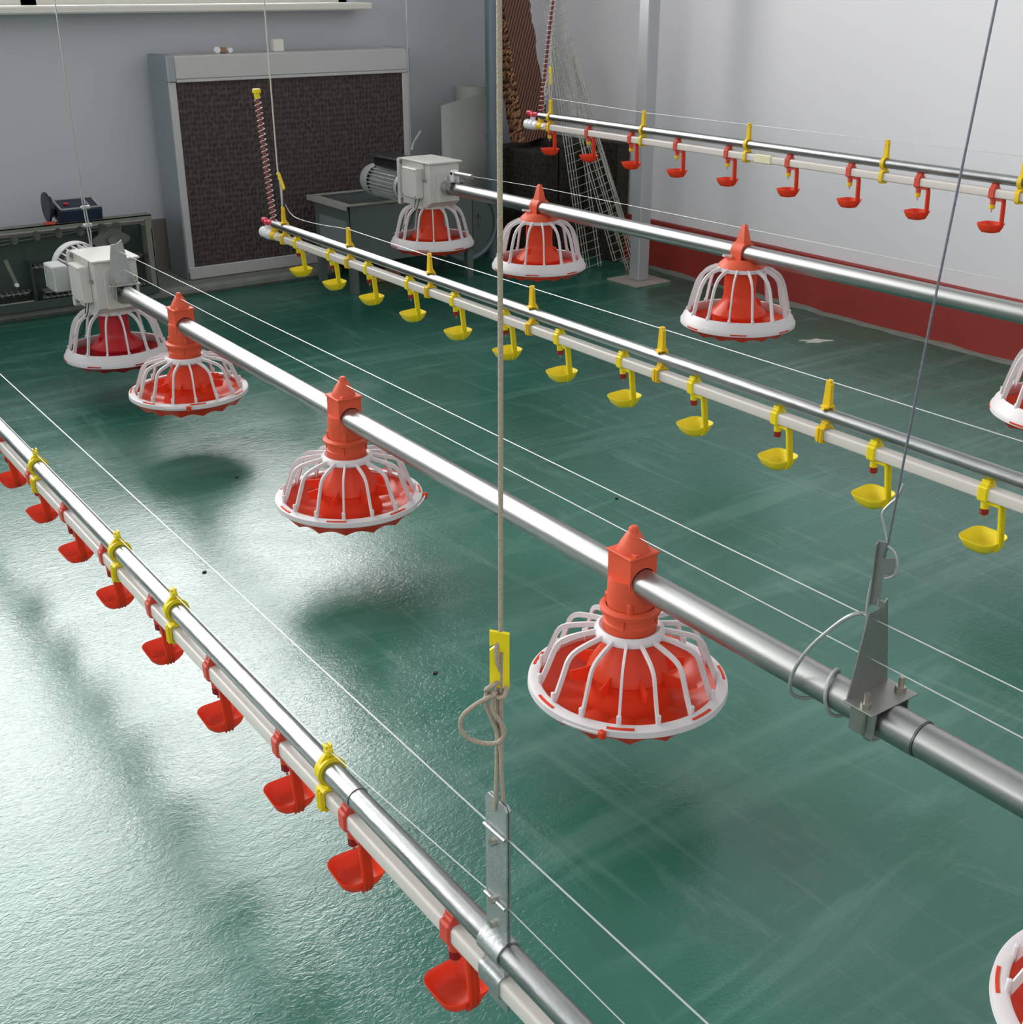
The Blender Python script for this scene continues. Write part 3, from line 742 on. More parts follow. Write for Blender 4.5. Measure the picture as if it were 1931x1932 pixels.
# small trapezoid on the far feed pipe is a bolted yoke with a turnbuckle
t = thing('turnbuckle', 'small galvanised wire tensioner on a yoke at the far motor box', 'tensioner', (P4X, 3.965, P4Z(3.97)))
MB().box((0, 0, .028), (.074, .03, .003), .0005).box((-.032, 0, .014), (.003, .028, .03)).box((.032, 0, .014), (.003, .028, .03)).build('yoke', M['galv'], t)
for sx in (-1, 1): MB().cyl((sx * .028, 0, .034), .006, .006, 'Z', 6).cyl((sx * .028, 0, .040), .003, .018, 'Z', 10).build('bolt', M['bolt'], t)
MB().box((-.012, 0, .046), (.004, .022, .036), .001).box((.012, 0, .046), (.004, .022, .036), .001).cyl((0, .0, .060), .010, .028, 'X', 14, bev=.002).build('roller', M['pvcwhite'], t)
MB().tube([(0, .004, .058), (0, -.120, .060)], .0080, 14).build('barrel', M['galv'], t)
MB().tube([(0, -.120, .060), (0, -.124, .060)], .0092, 14).build('barrel_end', M['steel'], t)

# ------------------------------------------------------------------ wires
def wire(label, pts, r=.0011, m='wire', n=6, name='tension_wire', cat='wire'):
    p0 = Vector(pts[0]); o = MB().tube([Vector(p) - p0 for p in pts], r, n).build(name, M[m], None, p0)
    tag(o, label, cat); return o
def hz(z): return z + H
wire('upper thin white wire above the nearest drinker line', [(P1X, 4.0, hz(-.777)), (P1X, .812, hz(-.779)), (P1X, -.5, hz(-.784))], .0010)
wire('lower thin wire running along the tops of the nearest yellow hangers', [(P1X, 4.0, hz(-.900)), (P1X, 1.2, hz(-.898)), (P1X, .815, hz(-.866)), (P1X, -.5, hz(-.868))], .0007)
wire('upper thin white wire above the nearer feed pipe', [(P2X, 3.700, hz(-.744)), (P2X, .835, hz(-.740)), (P2X, -.5, hz(-.737))], .0009)
wire('lower thin white wire touching the cone tops of the nearer feeders', [(P2X, 3.700, hz(-.795)), (P2X, .835, hz(-.796)), (P2X, -.5, hz(-.799))], .0009)
wire('thin wire above the yellow drinker row with a slack bend at the valve end', smooth([(P3X, 3.863, hz(-.690)), (P3X, 3.83, hz(-.715)), (P3X, 3.779, hz(-.726)), (P3X, 3.624, hz(-.722)), (P3X, 3.418, hz(-.706))], 2) + [(P3X, 2.937, hz(-.709)), (P3X, 1.058, hz(-.703)), (P3X, -.4, hz(-.70))], .0011)
wire('very thin grey wire passing over the spikes of the domed feeders', [(P4X, 3.845, P4Z(3.85) + .060), (P4X, 3.43, hz(-.645)), (P4X, 1.567, hz(-.632)), (P4X, -.5, hz(-.62))], .0007)
wire('very thin wire along the tops of the far hangers by the pale wall', [(P5X, 3.955, hz(-.412)), (P5X, 3.412, hz(-.423)), (P5X, 1.9, hz(-.417)), (P5X, -.4, hz(-.41))], .0007)

# ------------------------------------------------------------------ hanging ropes and cables
TOP = CZ - .002
o = wire('thick beige braided rope hanging down the middle of the photo', [(P1X, .806, TOP), (P1X + .001, .806, hz(-.30)), (P1X, .806, hz(-.548))], .0024, 'rope', 10, 'hanging_rope', 'rope')
t = thing('rope_tensioner', 'yellow plastic rope tensioner plate on the thick beige rope', 'tensioner', (P1X, .808, hz(-.578)))
R = Matrix.Rotation(radians(-38), 3, 'Z')
pl = MB(); w, h = .0092, .0295
poly = [(-w, h), (w, h - .003), (w, -h - .003), (-w * .75, -h), (-w, -h + .002), (-w, .009), (-.003, .014), (-.0025, .016), (-.003, .0165), (-w, .014)]
pl.prism(poly, 'Y', -.0022, .0022)
pl.v = [tuple(R @ Vector(v)) for v in pl.v]; pl.build('tensioner_plate', M['yellow'], t)
rp = thing('rope_loop', 'knotted double beige rope loop below the yellow tensioner plate', 'rope', (P1X, .808, hz(-.60)))
def RV(x, y, z): return R @ Vector((x, y, z))
MB().tube([RV(.0015, .004, .048), RV(-.0015, .001, .042), RV(-.003, -.004, .032), RV(-.002, -.004, .020), RV(.001, -.001, .009)], .0022, 8).build('front_bight', M['rope'], rp)
L1_ = [RV(-.003, -.005, -.014), RV(-.012, -.006, -.018), RV(-.026, -.006, -.028), RV(-.037, -.006, -.040), RV(-.038, -.006, -.055), RV(-.028, -.006, -.066), RV(-.012, -.006, -.070), RV(.000, -.007, -.067), RV(.006, -.007, -.056), RV(.002, -.007, -.044), RV(-.006, -.006, -.034), RV(-.008, -.005, -.022), RV(-.003, -.004, -.012)]
MB().tube(smooth(L1_, 2), .0023, 8).build('loop', M['rope'], rp)
MB().tube(smooth([RV(-.012, -.002, -.014), RV(-.015, -.002, -.024), RV(-.010, -.002, -.038), RV(-.002, -.002, -.058), RV(.001, -.003, -.080), RV(.002, -.003, -.090)], 2), .0021, 8).build('tail', M['rope'], rp)
kn = [RV(.012 * cos(a) * .8 - .003, -.004 + .005 * sin(2 * a), -.010 + .007 * sin(a)) for a in [i * 2 * pi / 16 for i in range(16)]]
MB().tube(kn, .0024, 8, closed=True).build('knot', M['rope'], rp)
MB().tube([(-.0010, .003, -.006), (-.001, .003, -.02), (-.001, .004, -.10), (-.003, .005, hz(-.752) - hz(-.60))], .0022, 8).tube([(.001, -.002, .03), (.001, -.001, -.03), (.001, -.001, -.10), (.003, -.001, hz(-.747) - hz(-.60))], .0022, 8).build('double_rope', M['rope'], rp)

t = thing('pipe_bracket', 'long galvanised strap bracket clamped round both pipes below the beige rope', 'bracket', (P1X, .812, P1Z))
w = .0185
pb = MB()
for sx in (-1, 1): pb.prism([(-w, .012), (w, .012), (w, .182), (w - .004, .187), (.004, .187), (.003, .178), (-.003, .178), (-.004, .187), (-w + .004, .187), (-w, .182)], 'X', sx * .0016 - .0011, sx * .0016 + .0011)
pb.build('strap_plate', M['galv'], t)
MB().lathe([(.0140, -w), (.0160, -w), (.0160, w), (.0140, w), (.0140, -w)], 32, axis='Y').build('pipe_clamp', M['galv'], t)
ir = rsq(.0122, .0055, 4); orr = rsq(.0142, .0065, 4); cb = MB(); dp = DPV[1]
vs = [(a, -w, b - dp) for a, b in ir] + [(a, -w, b - dp) for a, b in orr] + [(a, w, b - dp) for a, b in ir] + [(a, w, b - dp) for a, b in orr]; n = len(ir); fs = []
for i in range(n):
    j = (i + 1) % n; fs += [(i, j, n + j, n + i), (2 * n + i, 3 * n + i, 3 * n + j, 2 * n + j), (n + i, n + j, 3 * n + j, 3 * n + i), (i, 2 * n + i, 2 * n + j, j)]
cb.add(vs, fs); cb.box((0, 0, -.0215), (.012, 2 * w, .012)); cb.build('water_pipe_clamp', M['galv'], t)
MB().box((0, 0, -dp - .026), (.0044, 2 * w, .026), .0008).build('tail_plate', M['galv'], t)
for zz in (.030, .062, .135):
    MB().cyl((-.0055, .002, zz), .0042, .006, 'X', 6).cyl((.0065, .002, zz), .0042, .008, 'X', 6).cyl((.010, .002, zz), .0022, .008, 'X', 8).build('bolt', M['bolt'], t)
for zz in (.062, .149):
    MB().tube([(-.0045, w, zz - .001), (-.0045, -w, zz + .0)], .0021, 8).build('wire_crimp', M['galv'], t)

# steel cable on the feed pipe, with adjuster
cab = [(P2X, .794, hz(-.016)), (P2X, .834, hz(-.636))]
dv = Vector(cab[0]) - Vector(cab[1]); topc = Vector(cab[1]) + dv * ((TOP - cab[1][2]) / dv.z)
wire('dark blue-grey twisted steel cable slanting down at the right', [tuple(topc), cab[0], (P2X, .818, hz(-.35)), cab[1], (P2X - .001, .836, hz(-.652))], .0015, 'cable', 8, 'steel_cable', 'cable')
t = thing('cable_adjuster', 'grey pressed steel cable adjuster above the tapered bracket', 'tensioner', (P2X, .836, hz(-.675)))
Rz = Matrix.Rotation(radians(-62), 3, 'Z')
pl = MB(); pl.prism([(-.010, .044), (-.0005, .044), (.002, .022), (.014, .026), (.014, .002), (.001, .000), (.0015, -.036), (.009, -.038), (.008, -.046), (-.010, -.044)], 'Y', -.0011, .0011)
pl.box((-.0100, -.005, -.001), (.0016, .010, .088))
pl.v = [tuple(Rz @ Vector(v)) for v in pl.v]; pl.build('adjuster_plate', M['steel'], t)
cp = MB(); A = [Rz @ Vector(v) for v in ((.002, -.003, .040), (.010, -.003, .036), (.016, -.004, .024), (.018, -.004, .012), (.014, -.004, .002), (.004, -.004, -.003))]
cp.tube(smooth(A, 2), .0019, 7)
cp.tube(smooth([Rz @ Vector(v) for v in ((.002, .0, .044), (-.006, .002, .066), (-.011, .002, .080), (-.004, .003, .092), (.006, .003, .104), (.010, .003, .122))], 2), .0017, 7)
cp.tube(smooth([Rz @ Vector(v) for v in ((-.008, .004, .010), (-.013, .005, -.020), (-.014, .005, -.056), (-.010, .004, -.078), (-.004, .002, -.083), (.0, 0, -.072), (.0, -.002, -.034))], 2), .0017, 7)
cp.build('cable_loop', M['greycable'], t)

# cable over the left motor box
zt2 = P2Z + .094
wire('grey twisted steel cable hanging over the left motor box', [(P2X, 4.00, TOP), (P2X, 3.985, hz(-.583))], .0019, 'greycable', 8, 'steel_cable', 'cable')
t = thing('cable_clamp_loop', 'shackled cable loop with two clamps on the left motor box', 'cable', (P2X, 3.965, hz(-.70)))
MB().tube([(-.003, .02, .117), (-.004, .012, .06), (-.002, .004, -.02), (-.001, 0, -.073)], .0022, 7).tube([(.004, .02, .15), (.003, .012, .06), (.004, .004, 0), (.006, 0, -.03), (.003, 0, -.073)], .0022, 7).build('loop', M['greycable'], t)
for zz in (.048, -.008): MB().box((0, .006, zz), (.018, .012, .010), .003).cyl((-.009, .004, zz), .005, .012, 'Y', 6).cyl((.010, .004, zz), .005, .012, 'Y', 6).build('cable_clamp', M['galv'], t)
wire('thin dark cable hanging beside the right edge of the cooling pad frame', [(P4X, 4.272, TOP), (P4X, 4.279, hz(-.60))], .0011, 'greycable', 6, 'steel_cable', 'cable')
o = wire('short bent grey cable end sticking up behind the far motor box', [(P4X - .02, 4.24, hz(-.60)), (P4X - .012, 4.235, hz(-.57)), (P4X, 4.20, hz(-.527))], .0035, 'greycable', 8, 'cable_end', 'cable')

# cords for the two drinker lines
wire('pale cord hanging in front of the dark cooling pad', [(P3X, 3.937, TOP), (P3X, 3.905, hz(-.56)), (P3X, 3.900, hz(-.612))], .0025, 'cord', 8, 'suspension_rope', 'rope')
t = thing('cord_tensioner', 'slanted amber cord tensioner in front of the cooling pad', 'tensioner', (P3X, 3.888, hz(-.612)))
MB().box((0, -.008, -.004), (.006, .014, .062), .001, Matrix.Rotation(radians(-38), 3, 'X')).box((0, .013, .018), (.010, .012, .008), .002).build('tensioner_plate', M['amber'], t)
MB().tube([(.002, .012, .012), (.002, .007, -.04), (.001, .003, -.094)], .0022, 7).tube([(-.002, -.012, -.018), (-.002, -.009, -.05), (-.001, -.002, -.094)], .0022, 7).build('cord_loop', M['cord'], t)
wire('pale cord hanging over the valve end of the far drinker line', [(P5X, 3.943, TOP), (P5X, 3.965, hz(-.30))], .0026, 'cord', 8, 'suspension_rope', 'rope')
t = thing('cord_tensioner', 'upright yellow cord tensioner over the far drinker line', 'tensioner', (P5X, 3.966, hz(-.33)))
MB().box((0, 0, 0), (.006, .014, .066), .0015).build('tensioner_plate', M['yellow'], t)
MB().tube(smooth([(0, 0, .0), (-.006, .014, -.02), (-.010, .026, -.05), (-.008, .026, -.068), (-.003, .016, -.070), (.0, .006, -.04), (0, 0, -.02)], 2), .0024, 7).tube([(.003, -.005, .01), (.003, -.008, -.04), (.002, -.003, -.082)], .0022, 7).tube([(-.003, 0, .01), (-.003, .002, -.04), (-.001, 0, -.082)], .0022, 7).build('cord_loop', M['cord'], t)

# ------------------------------------------------------------------ things along the back wall
# framed evaporative cooling pad
cx0, cx1, cyf, cyb, cz0, cz1 = 1.872, 2.995, 5.03, 5.235, .046, .950
t = thing('cooling_pad', 'large framed dark brown cooling pad standing against the back wall', 'cooling pad', ((cx0 + cx1) / 2, (cyf + cyb) / 2, cz0))
ox, oy, oz = t.location
def CB(mb, x0, x1, y0, y1, z0, z1, bev=.002): return mb.box(((x0 + x1) / 2 - ox, (y0 + y1) / 2 - oy, (z0 + z1) / 2 - oz), (x1 - x0, y1 - y0, z1 - z0), bev)
CB(MB(), cx0 + .03, cx1 - .03, cyf + .004, cyb - .02, cz0 + .04, cz1 - .08).build('pad_core', M['pad'], t)
CB(CB(MB(), cx0 + .004, cx1, cyf - .008, cyb, cz1 - .092, cz1, .006), cx0 + .03, cx1 - .01, cyf - .010, cyf, cz1 - .102, cz1 - .090).build('top_gutter', M['alu'], t)
for (a, b, nm) in ((cx0, cx0 + .030, 'side_rail'), (cx1 - .030, cx1, 'side_rail')):
    CB(MB(), a, b, cyf, cyb, cz0 + .03, cz1 - .088).build(nm, M['alu'] if a == cx0 else M['alu'], t)
CB(MB(), cx0 - .003, cx0 + .0005, cyf + .012, cyb, cz0 + .0, cz1 - .088, 0).build('side_sheet', M['alublue'], t)
CB(MB(), cx0 - .006, cx0 + .030, cyf - .012, cyb, cz1 - .100, cz1 + .002, .004).build('corner_cap', M['alublue'], t)
CB(MB(), cx1 - .012, cx1 + .006, cyf - .012, cyb, cz1 - .100, cz1 + .002, .003).build('corner_cap', M['alublue'], t)
CB(MB(), cx0 + .004, cx1, cyf - .004, cyb - .05, cz0, cz0 + .052, .003).build('bottom_rail', M['alu'], t)
# bits on top of the frame
zt = cz1 + .0005
t = thing('pipe_fitting', 'small pair of white and brown fittings on top of the cooling pad frame', 'fitting', (2.142, 5.10, zt))
MB().cyl((-.022, 0, .013), .013, .020, 'Y', 16, bev=.002).build('ring', M['pvcwhite'], t); MB().cyl((.034, 0, .011), .011, .020, 'Y', 16, bev=.002).build('ring', M['pvcwhite'], t)
MB().box((.004, 0, .012), (.024, .02, .024), .004).build('brown_block', M['wood'], t)
tag(MB().box((0, 0, .024), (.046, .03, .048), .002).build('paper_box', M['frame'], None, (2.404, 5.12, zt)), 'small cream cardboard box standing on top of the cooling pad frame', 'box')

# open sheet steel crate with augers and chain
bx0, bx1, by0, by1, bz0, bz1 = -.35, 1.69, 4.90, 5.03, .046, .362
t = thing('auger_crate', 'open green-grey steel display crate on the kerb at the left', 'machine', ((bx0 + bx1) / 2, (by0 + by1) / 2, bz0)); ox, oy, oz = t.location
CB(MB(), bx0, bx1, by1 - .004, by1, bz0, bz1 - .055, 0).build('back_sheet', M['crate'], t)
CB(MB(), bx0, bx1, by0, by1, bz0, bz0 + .006, 0).build('floor_sheet', M['crate'], t)
for a in (bx0, bx1 - .026): CB(CB(MB(), a, a + .026, by0, by0 + .012, bz0, bz1 - .004, .002), a + (.020 if a > 0 else 0), a + (.026 if a > 0 else .006), by0, by1, bz0, bz1 - .055, 0).build('end_sheet', M['crateledge'] if a > 0 else M['crate'], t)
CB(CB(MB(), bx0, bx1, by0 - .004, by0 + .055, bz1 - .004, bz1, 0), bx0, bx1, by0 - .004, by0, bz1 - .016, bz1, 0).build('top_ledge', M['crateledge'], t)
CB(MB(), bx0, bx1, by0 - .004, by0 + .004, bz0 - .004, bz0 + .030, .001).build('bottom_lip', M['crate'], t)
for xx in (1.205, .55): CB(MB(), xx, xx + .006, by0 + .05, by1, bz0, bz0 + .17, 0).build('divider', M['crate'], t)
CB(MB(), 1.24, 1.325, by0 + .02, by0 + .08, .098, .104, 0).build('shelf_strip', M['crateledge'], t)
CB(MB(), .3, 1.19, by0 + .012, by0 + .024, .066, .076, 0).build('slide_bar', M['rackwire'], t)
my = (by0 + by1) / 2
def auger(label, x0, x1, y, z, R, pitch):
    a = thing('screw_auger', label, 'auger', (x0, y, z))
    MB().tube([(0, 0, 0), (x1 - x0, 0, 0)], R * .35, 10).build('shaft', M['darksteel'], a)
    m = MB(); n = int((x1 - x0) / pitch * 14); vs = []; fs = []
    for i in range(n + 1):
        an = 2 * pi * i / 14; x = (x1 - x0) * i / n
        for q, rr, dx in ((0, R * .3, 0), (1, R, 0), (2, R, pitch * .22), (3, R * .3, pitch * .22)): vs.append((x + dx, rr * cos(an), rr * sin(an)))
        if i < n:
            for q in range(4): b = i * 4; fs.append((b + q, b + (q + 1) % 4, b + 4 + (q + 1) % 4, b + 4 + q))
    m.add(vs, fs); m.build('flight', M['darksteel'], a)
auger('upper spiral auger inside the green-grey crate', 1.215, 1.66, my, .192, .014, .020)
auger('lower spiral auger inside the green-grey crate', 1.235, 1.66, my - .01, .072, .016, .022)
auger('lower left spiral auger behind the divider of the crate', .30, 1.19, my + .01, .095, .016, .022)
t = thing('disc_chain', 'steel chain with round discs inside the top of the crate', 'chain', (.40, my, .298))
k = 0; x = 0.0
dc = None; lk = None
while x < 1.13:
    zz = -.020 + .040 * (x / 1.13) + (0.008 * sin(x * 9))
    link = [(.021 * (1 if cos(a) > 0 else -1) + .009 * cos(a), 0, .009 * sin(a)) for a in [i * 2 * pi / 16 for i in range(16)]]
    if dc is None:
        dc = MB().tube(link, .0022, 6, closed=True).build('chain_link', M['darksteel'], t); o = dc
        lk = MB().cyl((0, 0, 0), .019, .006, 'X', 20, bev=.001).build('disc', M['crateledge'], t); o2 = lk
    else:
        o = dc.copy(); COL.objects.link(o); o2 = lk.copy(); COL.objects.link(o2)
    o.location = (x + .042, 0, zz); o.rotation_euler = (.5, -.05, 0); o2.location = (x, 0, zz - .002); o2.rotation_euler = (0, 0, .45)
    x += .085
t = thing('sprocket_wheel', 'grey scalloped corner wheel at the end of the disc chain', 'wheel', (1.545, my + .03, .262))
pol = [((.066 + .012 * cos(6 * a)) * cos(a), (.066 + .012 * cos(6 * a)) * sin(a)) for a in [i * 2 * pi / 72 for i in range(72)]]
MB().prism(pol, 'Y', -.008, .008).build('wheel_disc', M['darksteel'], t); MB().cyl((0, -.012, 0), .018, .03, 'Y', 20).build('hub', M['crateledge'], t)
t = thing('lever_bracket', 'small beige lever bracket inside the crate at the left edge', 'lever', (1.115, my - .03, .155))
MB().prism([(-.010, .085), (.004, .088), (.030, -.008), (.018, -.012)], 'Y', -.003, .003).build('lever_arm', M['crateledge'], t); MB().cyl((.024, 0, -.014), .008, .014, 'Y', 14).build('pivot', M['pvcwhite'], t)
tag(MB().box((0, 0, .005), (.04, .02, .010), .002).build('red_tag', M['clipred'], None, (1.292, by0 + .006, bz1)), 'small red tag on the top ledge of the crate', 'tag')
# blue gear motor lying on the crate
t = thing('gear_motor', 'navy blue gear motor with round flange lying on the crate', 'motor', (1.30, 4.965, bz1 + .004)); t.rotation_euler = (radians(14), 0, 0)
MB().cyl((0, 0, .057), .057, .010, 'X', 40, bev=.002).cyl((.010, 0, .057), .040, .016, 'X', 32).build('round_flange', M['blue'], t)
MB().box((.115, 0, .030), (.170, .110, .060), .006).box((.060, 0, .034), (.06, .07, .05), .01).build('gear_case', M['blue'], t)
rm_ = MB()
for (a, b, c_, d_) in ((.035, .195, -.052, -.046), (.035, .195, .046, .052), (.035, .043, -.052, .052), (.187, .195, -.052, .052), (.15, .156, -.052, .052)): rm_.box(((a + b) / 2, (c_ + d_) / 2, .0615), (b - a, d_ - c_, .004))
rm_.build('case_rim', M['motorgrey'], t)
MB().cyl((.075, .0, .0635), .010, .004, 'Z', 20).build('oil_plug', M['handle'], t)

# galvanised tank on legs
tx0, tx1, ty0, ty1, tz0, tz1 = 2.405, 3.02, 4.55, 4.87, .125, .376
t = thing('feed_hopper_tank', 'open galvanised steel hopper box on legs under the far motor', 'tank', ((tx0 + tx1) / 2, (ty0 + ty1) / 2, 0)); ox, oy, oz = t.location
CB(MB(), tx0, tx1, ty0, ty0 + .003, tz0, tz1, 0).build('front_sheet', M['tank'], t)
CB(CB(CB(CB(MB(), tx0, tx0 + .003, ty0, ty1, tz0, tz1, 0), tx1 - .003, tx1, ty0, ty1, tz0, tz1, 0), tx0, tx1, ty1 - .003, ty1, tz0, tz1, 0), tx0, tx1, ty0, ty1, tz0, tz0 + .003, 0).build('tank_shell', M['tank'], t)
rr = MB()
CB(rr, tx0 - .022, tx1 + .02, ty0 - .022, ty0 + .012, tz1 - .002, tz1 + .002, 0); CB(rr, tx0 - .022, tx1 + .02, ty1 - .012, ty1 + .02, tz1 - .002, tz1 + .002, 0)
CB(rr, tx0 - .022, tx0 + .012, ty0 + .012, ty1 - .012, tz1 - .002, tz1 + .002, 0); CB(rr, tx1 - .012, tx1 + .02, ty0 + .012, ty1 - .012, tz1 - .002, tz1 + .002, 0)
CB(rr, tx0 - .024, tx0 - .022, ty0 - .022, ty1 + .02, tz1 - .018, tz1 + .002, 0); rr.build('rim_flange', M['tankrim'], t)
CB(MB(), tx0 - .004, tx0, ty0 + .03, ty1 - .05, tz0 + .02, tz1 - .07, 0).build('side_door', M['alublue'], t)
for a in (tx0, tx1 - .03):
    for b in (ty0, ty1 - .03): CB(MB(), a, a + .03, b, b + .03, .0005, tz0, 0).build('leg', M['tank'], t)
MB().cyl((.22 - .2, ty0 - oy - .006, .27), .006, .010, 'Y', 10).build('bolt', M['steel'], t)
o = MB().box((0, 0, .029), (.13, .075, .056), .002).build('wood_block', M['wood'], None, (2.66, 4.73, .0005)); tag(o, 'raw reddish wood block on the floor under the hopper box', 'block')

# round disc with curved tube rim and a pencilled arrow
t = thing('round_cover', 'round grey cover with thick tube rim and a drawn arrow behind the far motor feeder', 'cover', (3.085, 4.70, .205))
Rd = Matrix.Rotation(radians(-8), 3, 'Z')
d = MB().cyl((0, 0, 0), .155, .006, 'Y', 48); d.build('cover_disc', M['tank'], t)
MB().tube([(.158 * cos(a), -.004, .158 * sin(a)) for a in [2 * pi * i / 48 for i in range(48)]], .013, 10, closed=True).build('tube_rim', M['downpipe'], t)
MB().cyl((.020, -.012, .010), .012, .020, 'Y', 16).build('knob', M['darksteel'], t)
MB().box((.062, -.0035, .010), (.0022, .001, .060)).box((.055, -.0035, .030), (.0022, .001, .024), 0, Matrix.Rotation(radians(32), 3, 'Y')).box((.069, -.0035, .030), (.0022, .001, .024), 0, Matrix.Rotation(radians(-32), 3, 'Y')).build('arrow_mark', M['black'], t)

# white roll with loose flap
t = thing('plastic_roll', 'upright roll of pale plastic sheet with a loose flap in the corner', 'roll', (3.40, 5.10, 0))
MB().lathe([(.095, .001), (.095, .770), (.072, .773), (.030, .768), (.028, .70)], 40).build('roll_body', M['sheet'], t)
fl = MB(); vs = []; fs = []
prof = [(-.265, -.125), (-.20, -.118), (-.12, -.110), (-.05, -.104), (.0, -.098), (.05, -.084)]
for i, (a, b) in enumerate(prof): vs += [(a, b, .001), (a, b, .700 + .012 * i)]
for i in range(len(prof) - 1): a = 2 * i; fs.append((a, a + 2, a + 3, a + 1))
fl.add(vs, fs); fo = fl.build('loose_flap', M['sheet'], t, sharp=180)
sm = fo.modifiers.new('thick', 'SOLIDIFY'); sm.thickness = .003

o = MB().tube([(0, 0, .0), (0, 0, TOP)], .0345, 28).build('downpipe', M['downpipe'], None, (3.345, 4.86, .0005), sharp=60); tag(o, 'tall blue-grey painted downpipe in front of the corner', 'pipe')
for zz in (1.9, .55): MB().tube([(0, 0, zz), (0, 0, zz + .03)], .037, 28).build('pipe_band', M['downpipe'], o)

# ------------------------------------------------------------------ corrugated pads in the corner
blks = [((3.535, 4.87, 0), (.15, .34, .50), 'blackish corrugated pad block in the corner, nearest the downpipe'),
        ((3.715, 4.87, 0), (.195, .36, .53), 'blackish corrugated pad block deep in the corner behind the wire racks'),
        ((3.776, 4.545, 0), (.070, .25, .545), 'blackish corrugated pad slab standing against the right wall')]
for (c, d_, lab) in blks:
    m = MB(); 
    m.box((0, 0, d_[2] / 2 + .0005), d_, .004)
    o = m.build('corrugated_block', M['block'], None, c); tag(o, lab, 'pad block')
# leaning plank of corrugated pad
t = thing('corrugated_plank', 'tall red-brown corrugated pad plank leaning in the corner', 'pad', (3.572, 4.875, .533))
pw, pt_, pl_ = .165, .10, 1.35
Rp = Matrix.Rotation(radians(8), 3, 'Z') @ Matrix.Rotation(radians(-8.5), 3, 'Y') @ Matrix.Rotation(radians(-5), 3, 'X')
def jag(seed):
    random.seed(seed); return [random.uniform(-.004, .004) for _ in range(80)]
def slab(x0, x1, y0, y1, nm, m, jl, jr):
    vs = []; fs = []; n = 60
    for i in range(n + 1):
        z = pl_ * i / n; a, b = x0 + jl * (random.random() - .5), x1 + jr * (random.random() - .5)
        vs += [(a, y0, z), (b, y0, z), (b, y1, z), (a, y1, z)]
        if i < n:
            for q in range(4): k = i * 4; fs.append((k + q, k + (q + 1) % 4, k + 4 + (q + 1) % 4, k + 4 + q))
    fs += [(0, 1, 2, 3), tuple(n * 4 + q for q in (3, 2, 1, 0))]
    mb = MB().add(vs, fs); ob = mb.build(nm, m, t, sharp=30); ob.rotation_mode = 'QUATERNION'; ob.rotation_quaternion = Rp.to_quaternion(); return ob
slab(-pw / 2, pw / 2, -pt_ / 2, pt_ / 2, 'plank_face', M['plank'], .006, .014)
# golden torn edge tips along the left side
tips = MB(); random.seed(5)
for i in range(460):
    z = random.uniform(.01, pl_ - .01); y = random.uniform(-pt_ / 2, pt_ / 2)
    s_ = random.uniform(.008, .017); x = -pw / 2 - .001
    tips.add([(x, y - s_ * .6, z), (x, y + s_ * .6, z), (x, y, z + s_ * .7), (x - s_ * .9, y + random.uniform(-.003, .003), z - s_ * .6)], [(0, 1, 2), (0, 3, 1), (1, 3, 2), (2, 3, 0)])
ob = tips.build('torn_edge', M['plankedge'], t); ob['kind'] = 'stuff'; ob.rotation_mode = 'QUATERNION'; ob.rotation_quaternion = Rp.to_quaternion()

# ------------------------------------------------------------------ wire racks leaning in the corner
def rack(label, foot, top, w, dpth, zig, facing):
    """a long V shaped grid of straight wires with zig-zag cross wires"""
    f, tp = Vector(foot), Vector(top); L_ = (tp - f).length; up = (tp - f).normalized()
    fc = Vector(facing); fc = (fc - up * fc.dot(up)).normalized(); sd = up.cross(fc).normalized()
    t = thing('wire_rack', label, 'wire rack', foot)
    def W(a, b, h): return sd * a + fc * b + up * h
    lg = MB()
    for (a, b) in ((-w / 2, dpth), (-w / 2 + .012, dpth), (-w * .18, .0), (-w * .06, 0.0), (w * .30, dpth * .6), (w * .42, dpth * .7)):
        lg.tube([W(a, b, 0), W(a, b, L_)], .0019, 5)
    lg.build('long_wire', M['rackwire'], t)
    z = MB(); n = int(L_ / zig); pts = []
    for i in range(n + 1):
        h = L_ * i / n
        z.tube([W(-w / 2, dpth + .003, h), W(-w * .12, -.003, h + zig * .15), W(w / 2, dpth * .8, h + zig * .5)], .0016, 4)
    z.build('zigzag_wire', M['rackwire'], t)
rack('pale zigzag wire rack leaning in the corner, the one on the left', (3.565, 4.38, .003), (3.535, 4.66, 1.14), .100, .045, .036, (-.5, -1, 0))
rack('pale zigzag wire rack leaning in the corner, middle one', (3.665, 4.25, .06), (3.575, 4.60, .96), .095, .045, .036, (-1, -.6, 0))
rack('grey zigzag wire rack leaning in the corner, the one nearest the post', (3.705, 4.20, .003), (3.600, 4.59, .90), .075, .04, .034, (-1, -.2, 0))

# ------------------------------------------------------------------ post
t = thing('steel_post', 'grey square steel post standing near the right wall', 'post', (3.575, 4.055, .0005))
MB().box((0, 0, TOP / 2 + .004), (.062, .062, TOP - .008), .004).build('post_shaft', M['post'], t)
MB().box((-.005, -.005, .004), (.20, .20, .008), .001).build('base_plate', M['plate'], t)
MB().tube([(-.033, -.034, .010), (.033, -.034, .010)], .004, 6).build('weld', M['galv'], t)

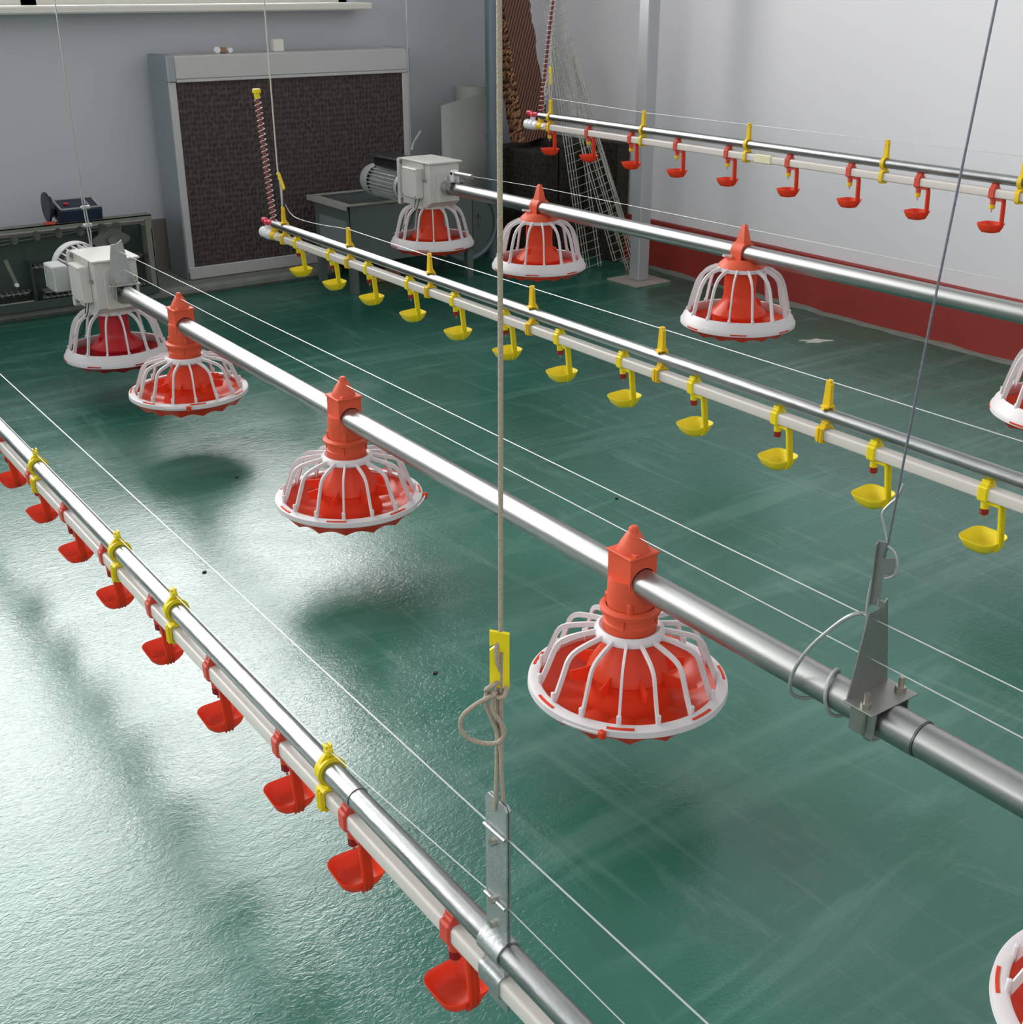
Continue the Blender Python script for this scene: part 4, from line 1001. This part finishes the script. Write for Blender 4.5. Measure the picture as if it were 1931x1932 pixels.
# ------------------------------------------------------------------ bits on the floor
random.seed(11)
fk = [(.052 * (1 + .28 * sin(3 * a + 1) + .18 * sin(5 * a)) * cos(a), .024 * (1 + .35 * sin(2 * a) + .2 * cos(5 * a)) * sin(a)) for a in [i * 2 * pi / 36 for i in range(36)]]
o = MB().prism(fk, 'Z', 0, .0012).build('bare_patch', M['barespot'], None, (3.456, 2.92, .0003)); o.rotation_euler = (0, 0, -.6); tag(o, 'pale irregular bare patch in the green floor near the red skirting', 'debris')  # bare spot in the floor paint, built as a thin raised mesh
specks = [(1.149, 2.895, 'near the far drip shadow of the small feeder'), (1.888, 2.192, 'between the feed pipe and the yellow drinkers'), (1.048, 1.73, 'left of the thick beige rope'), (.855, 2.402, 'under the upper wire of the nearest line')]
for x, y, w_ in specks:
    r_ = random.uniform(.003, .005)
    pol = [(r_ * random.uniform(.6, 1.5) * cos(a), r_ * random.uniform(.5, 1.1) * sin(a)) for a in [i * 2 * pi / 9 for i in range(9)]]
    o = MB().prism(pol, 'Z', 0, .003).build('debris_crumb', M['speck'], None, (x, y, .0003)); tag(o, 'tiny black crumb on the green floor ' + w_, 'debris')

# ------------------------------------------------------------------ light
def area(name, loc, rot, sx, sy, power, col):
    l = bpy.data.lights.new(name, 'AREA'); l.shape = 'RECTANGLE'; l.size = sx; l.size_y = sy; l.energy = power; l.color = col
    o = bpy.data.objects.new(name, l); COL.objects.link(o); o.location = loc; o.rotation_euler = rot; return o
area('daylight_back', (-1.2, WY + 4.0, 4.05), (radians(-90), 0, 0), 15.0, 6.3, 2750, (1, .99, .98))
area('daylight_left', (XL - .35, (L0 + L1w) / 2, (LZ0 + LZ1) / 2), (0, radians(-90), 0), LZ1 - LZ0, L1w - L0, 140, (1, .99, .98))
w = bpy.data.worlds.new('sky'); SC.world = w; w.use_nodes = True
bg = w.node_tree.nodes['Background']; bg.inputs[0].default_value = (.85, .92, 1, 1); bg.inputs[1].default_value = .6
area('fill_front', (-.5, -2.2, CZ - .05), (0, 0, 0), 3.5, 1.8, 14, (1, .97, .94))  # added fill lamp behind the camera, the ceiling has no opening here

# ------------------------------------------------------------------ camera
cam = bpy.data.cameras.new('camera'); co = bpy.data.objects.new('camera', cam); COL.objects.link(co)
cam.sensor_fit = 'HORIZONTAL'; cam.sensor_width = 36; cam.lens = 36 * 2288.15 / 1931; cam.clip_start = .02; cam.clip_end = 60
co.location = (0, 0, H); co.rotation_euler = (radians(90 - 23.5776), 0, radians(-35.3745))
SC.camera = co
SC.view_settings.view_transform = 'Standard'; SC.view_settings.look = 'None'; SC.view_settings.exposure = 0; SC.view_settings.gamma = 1
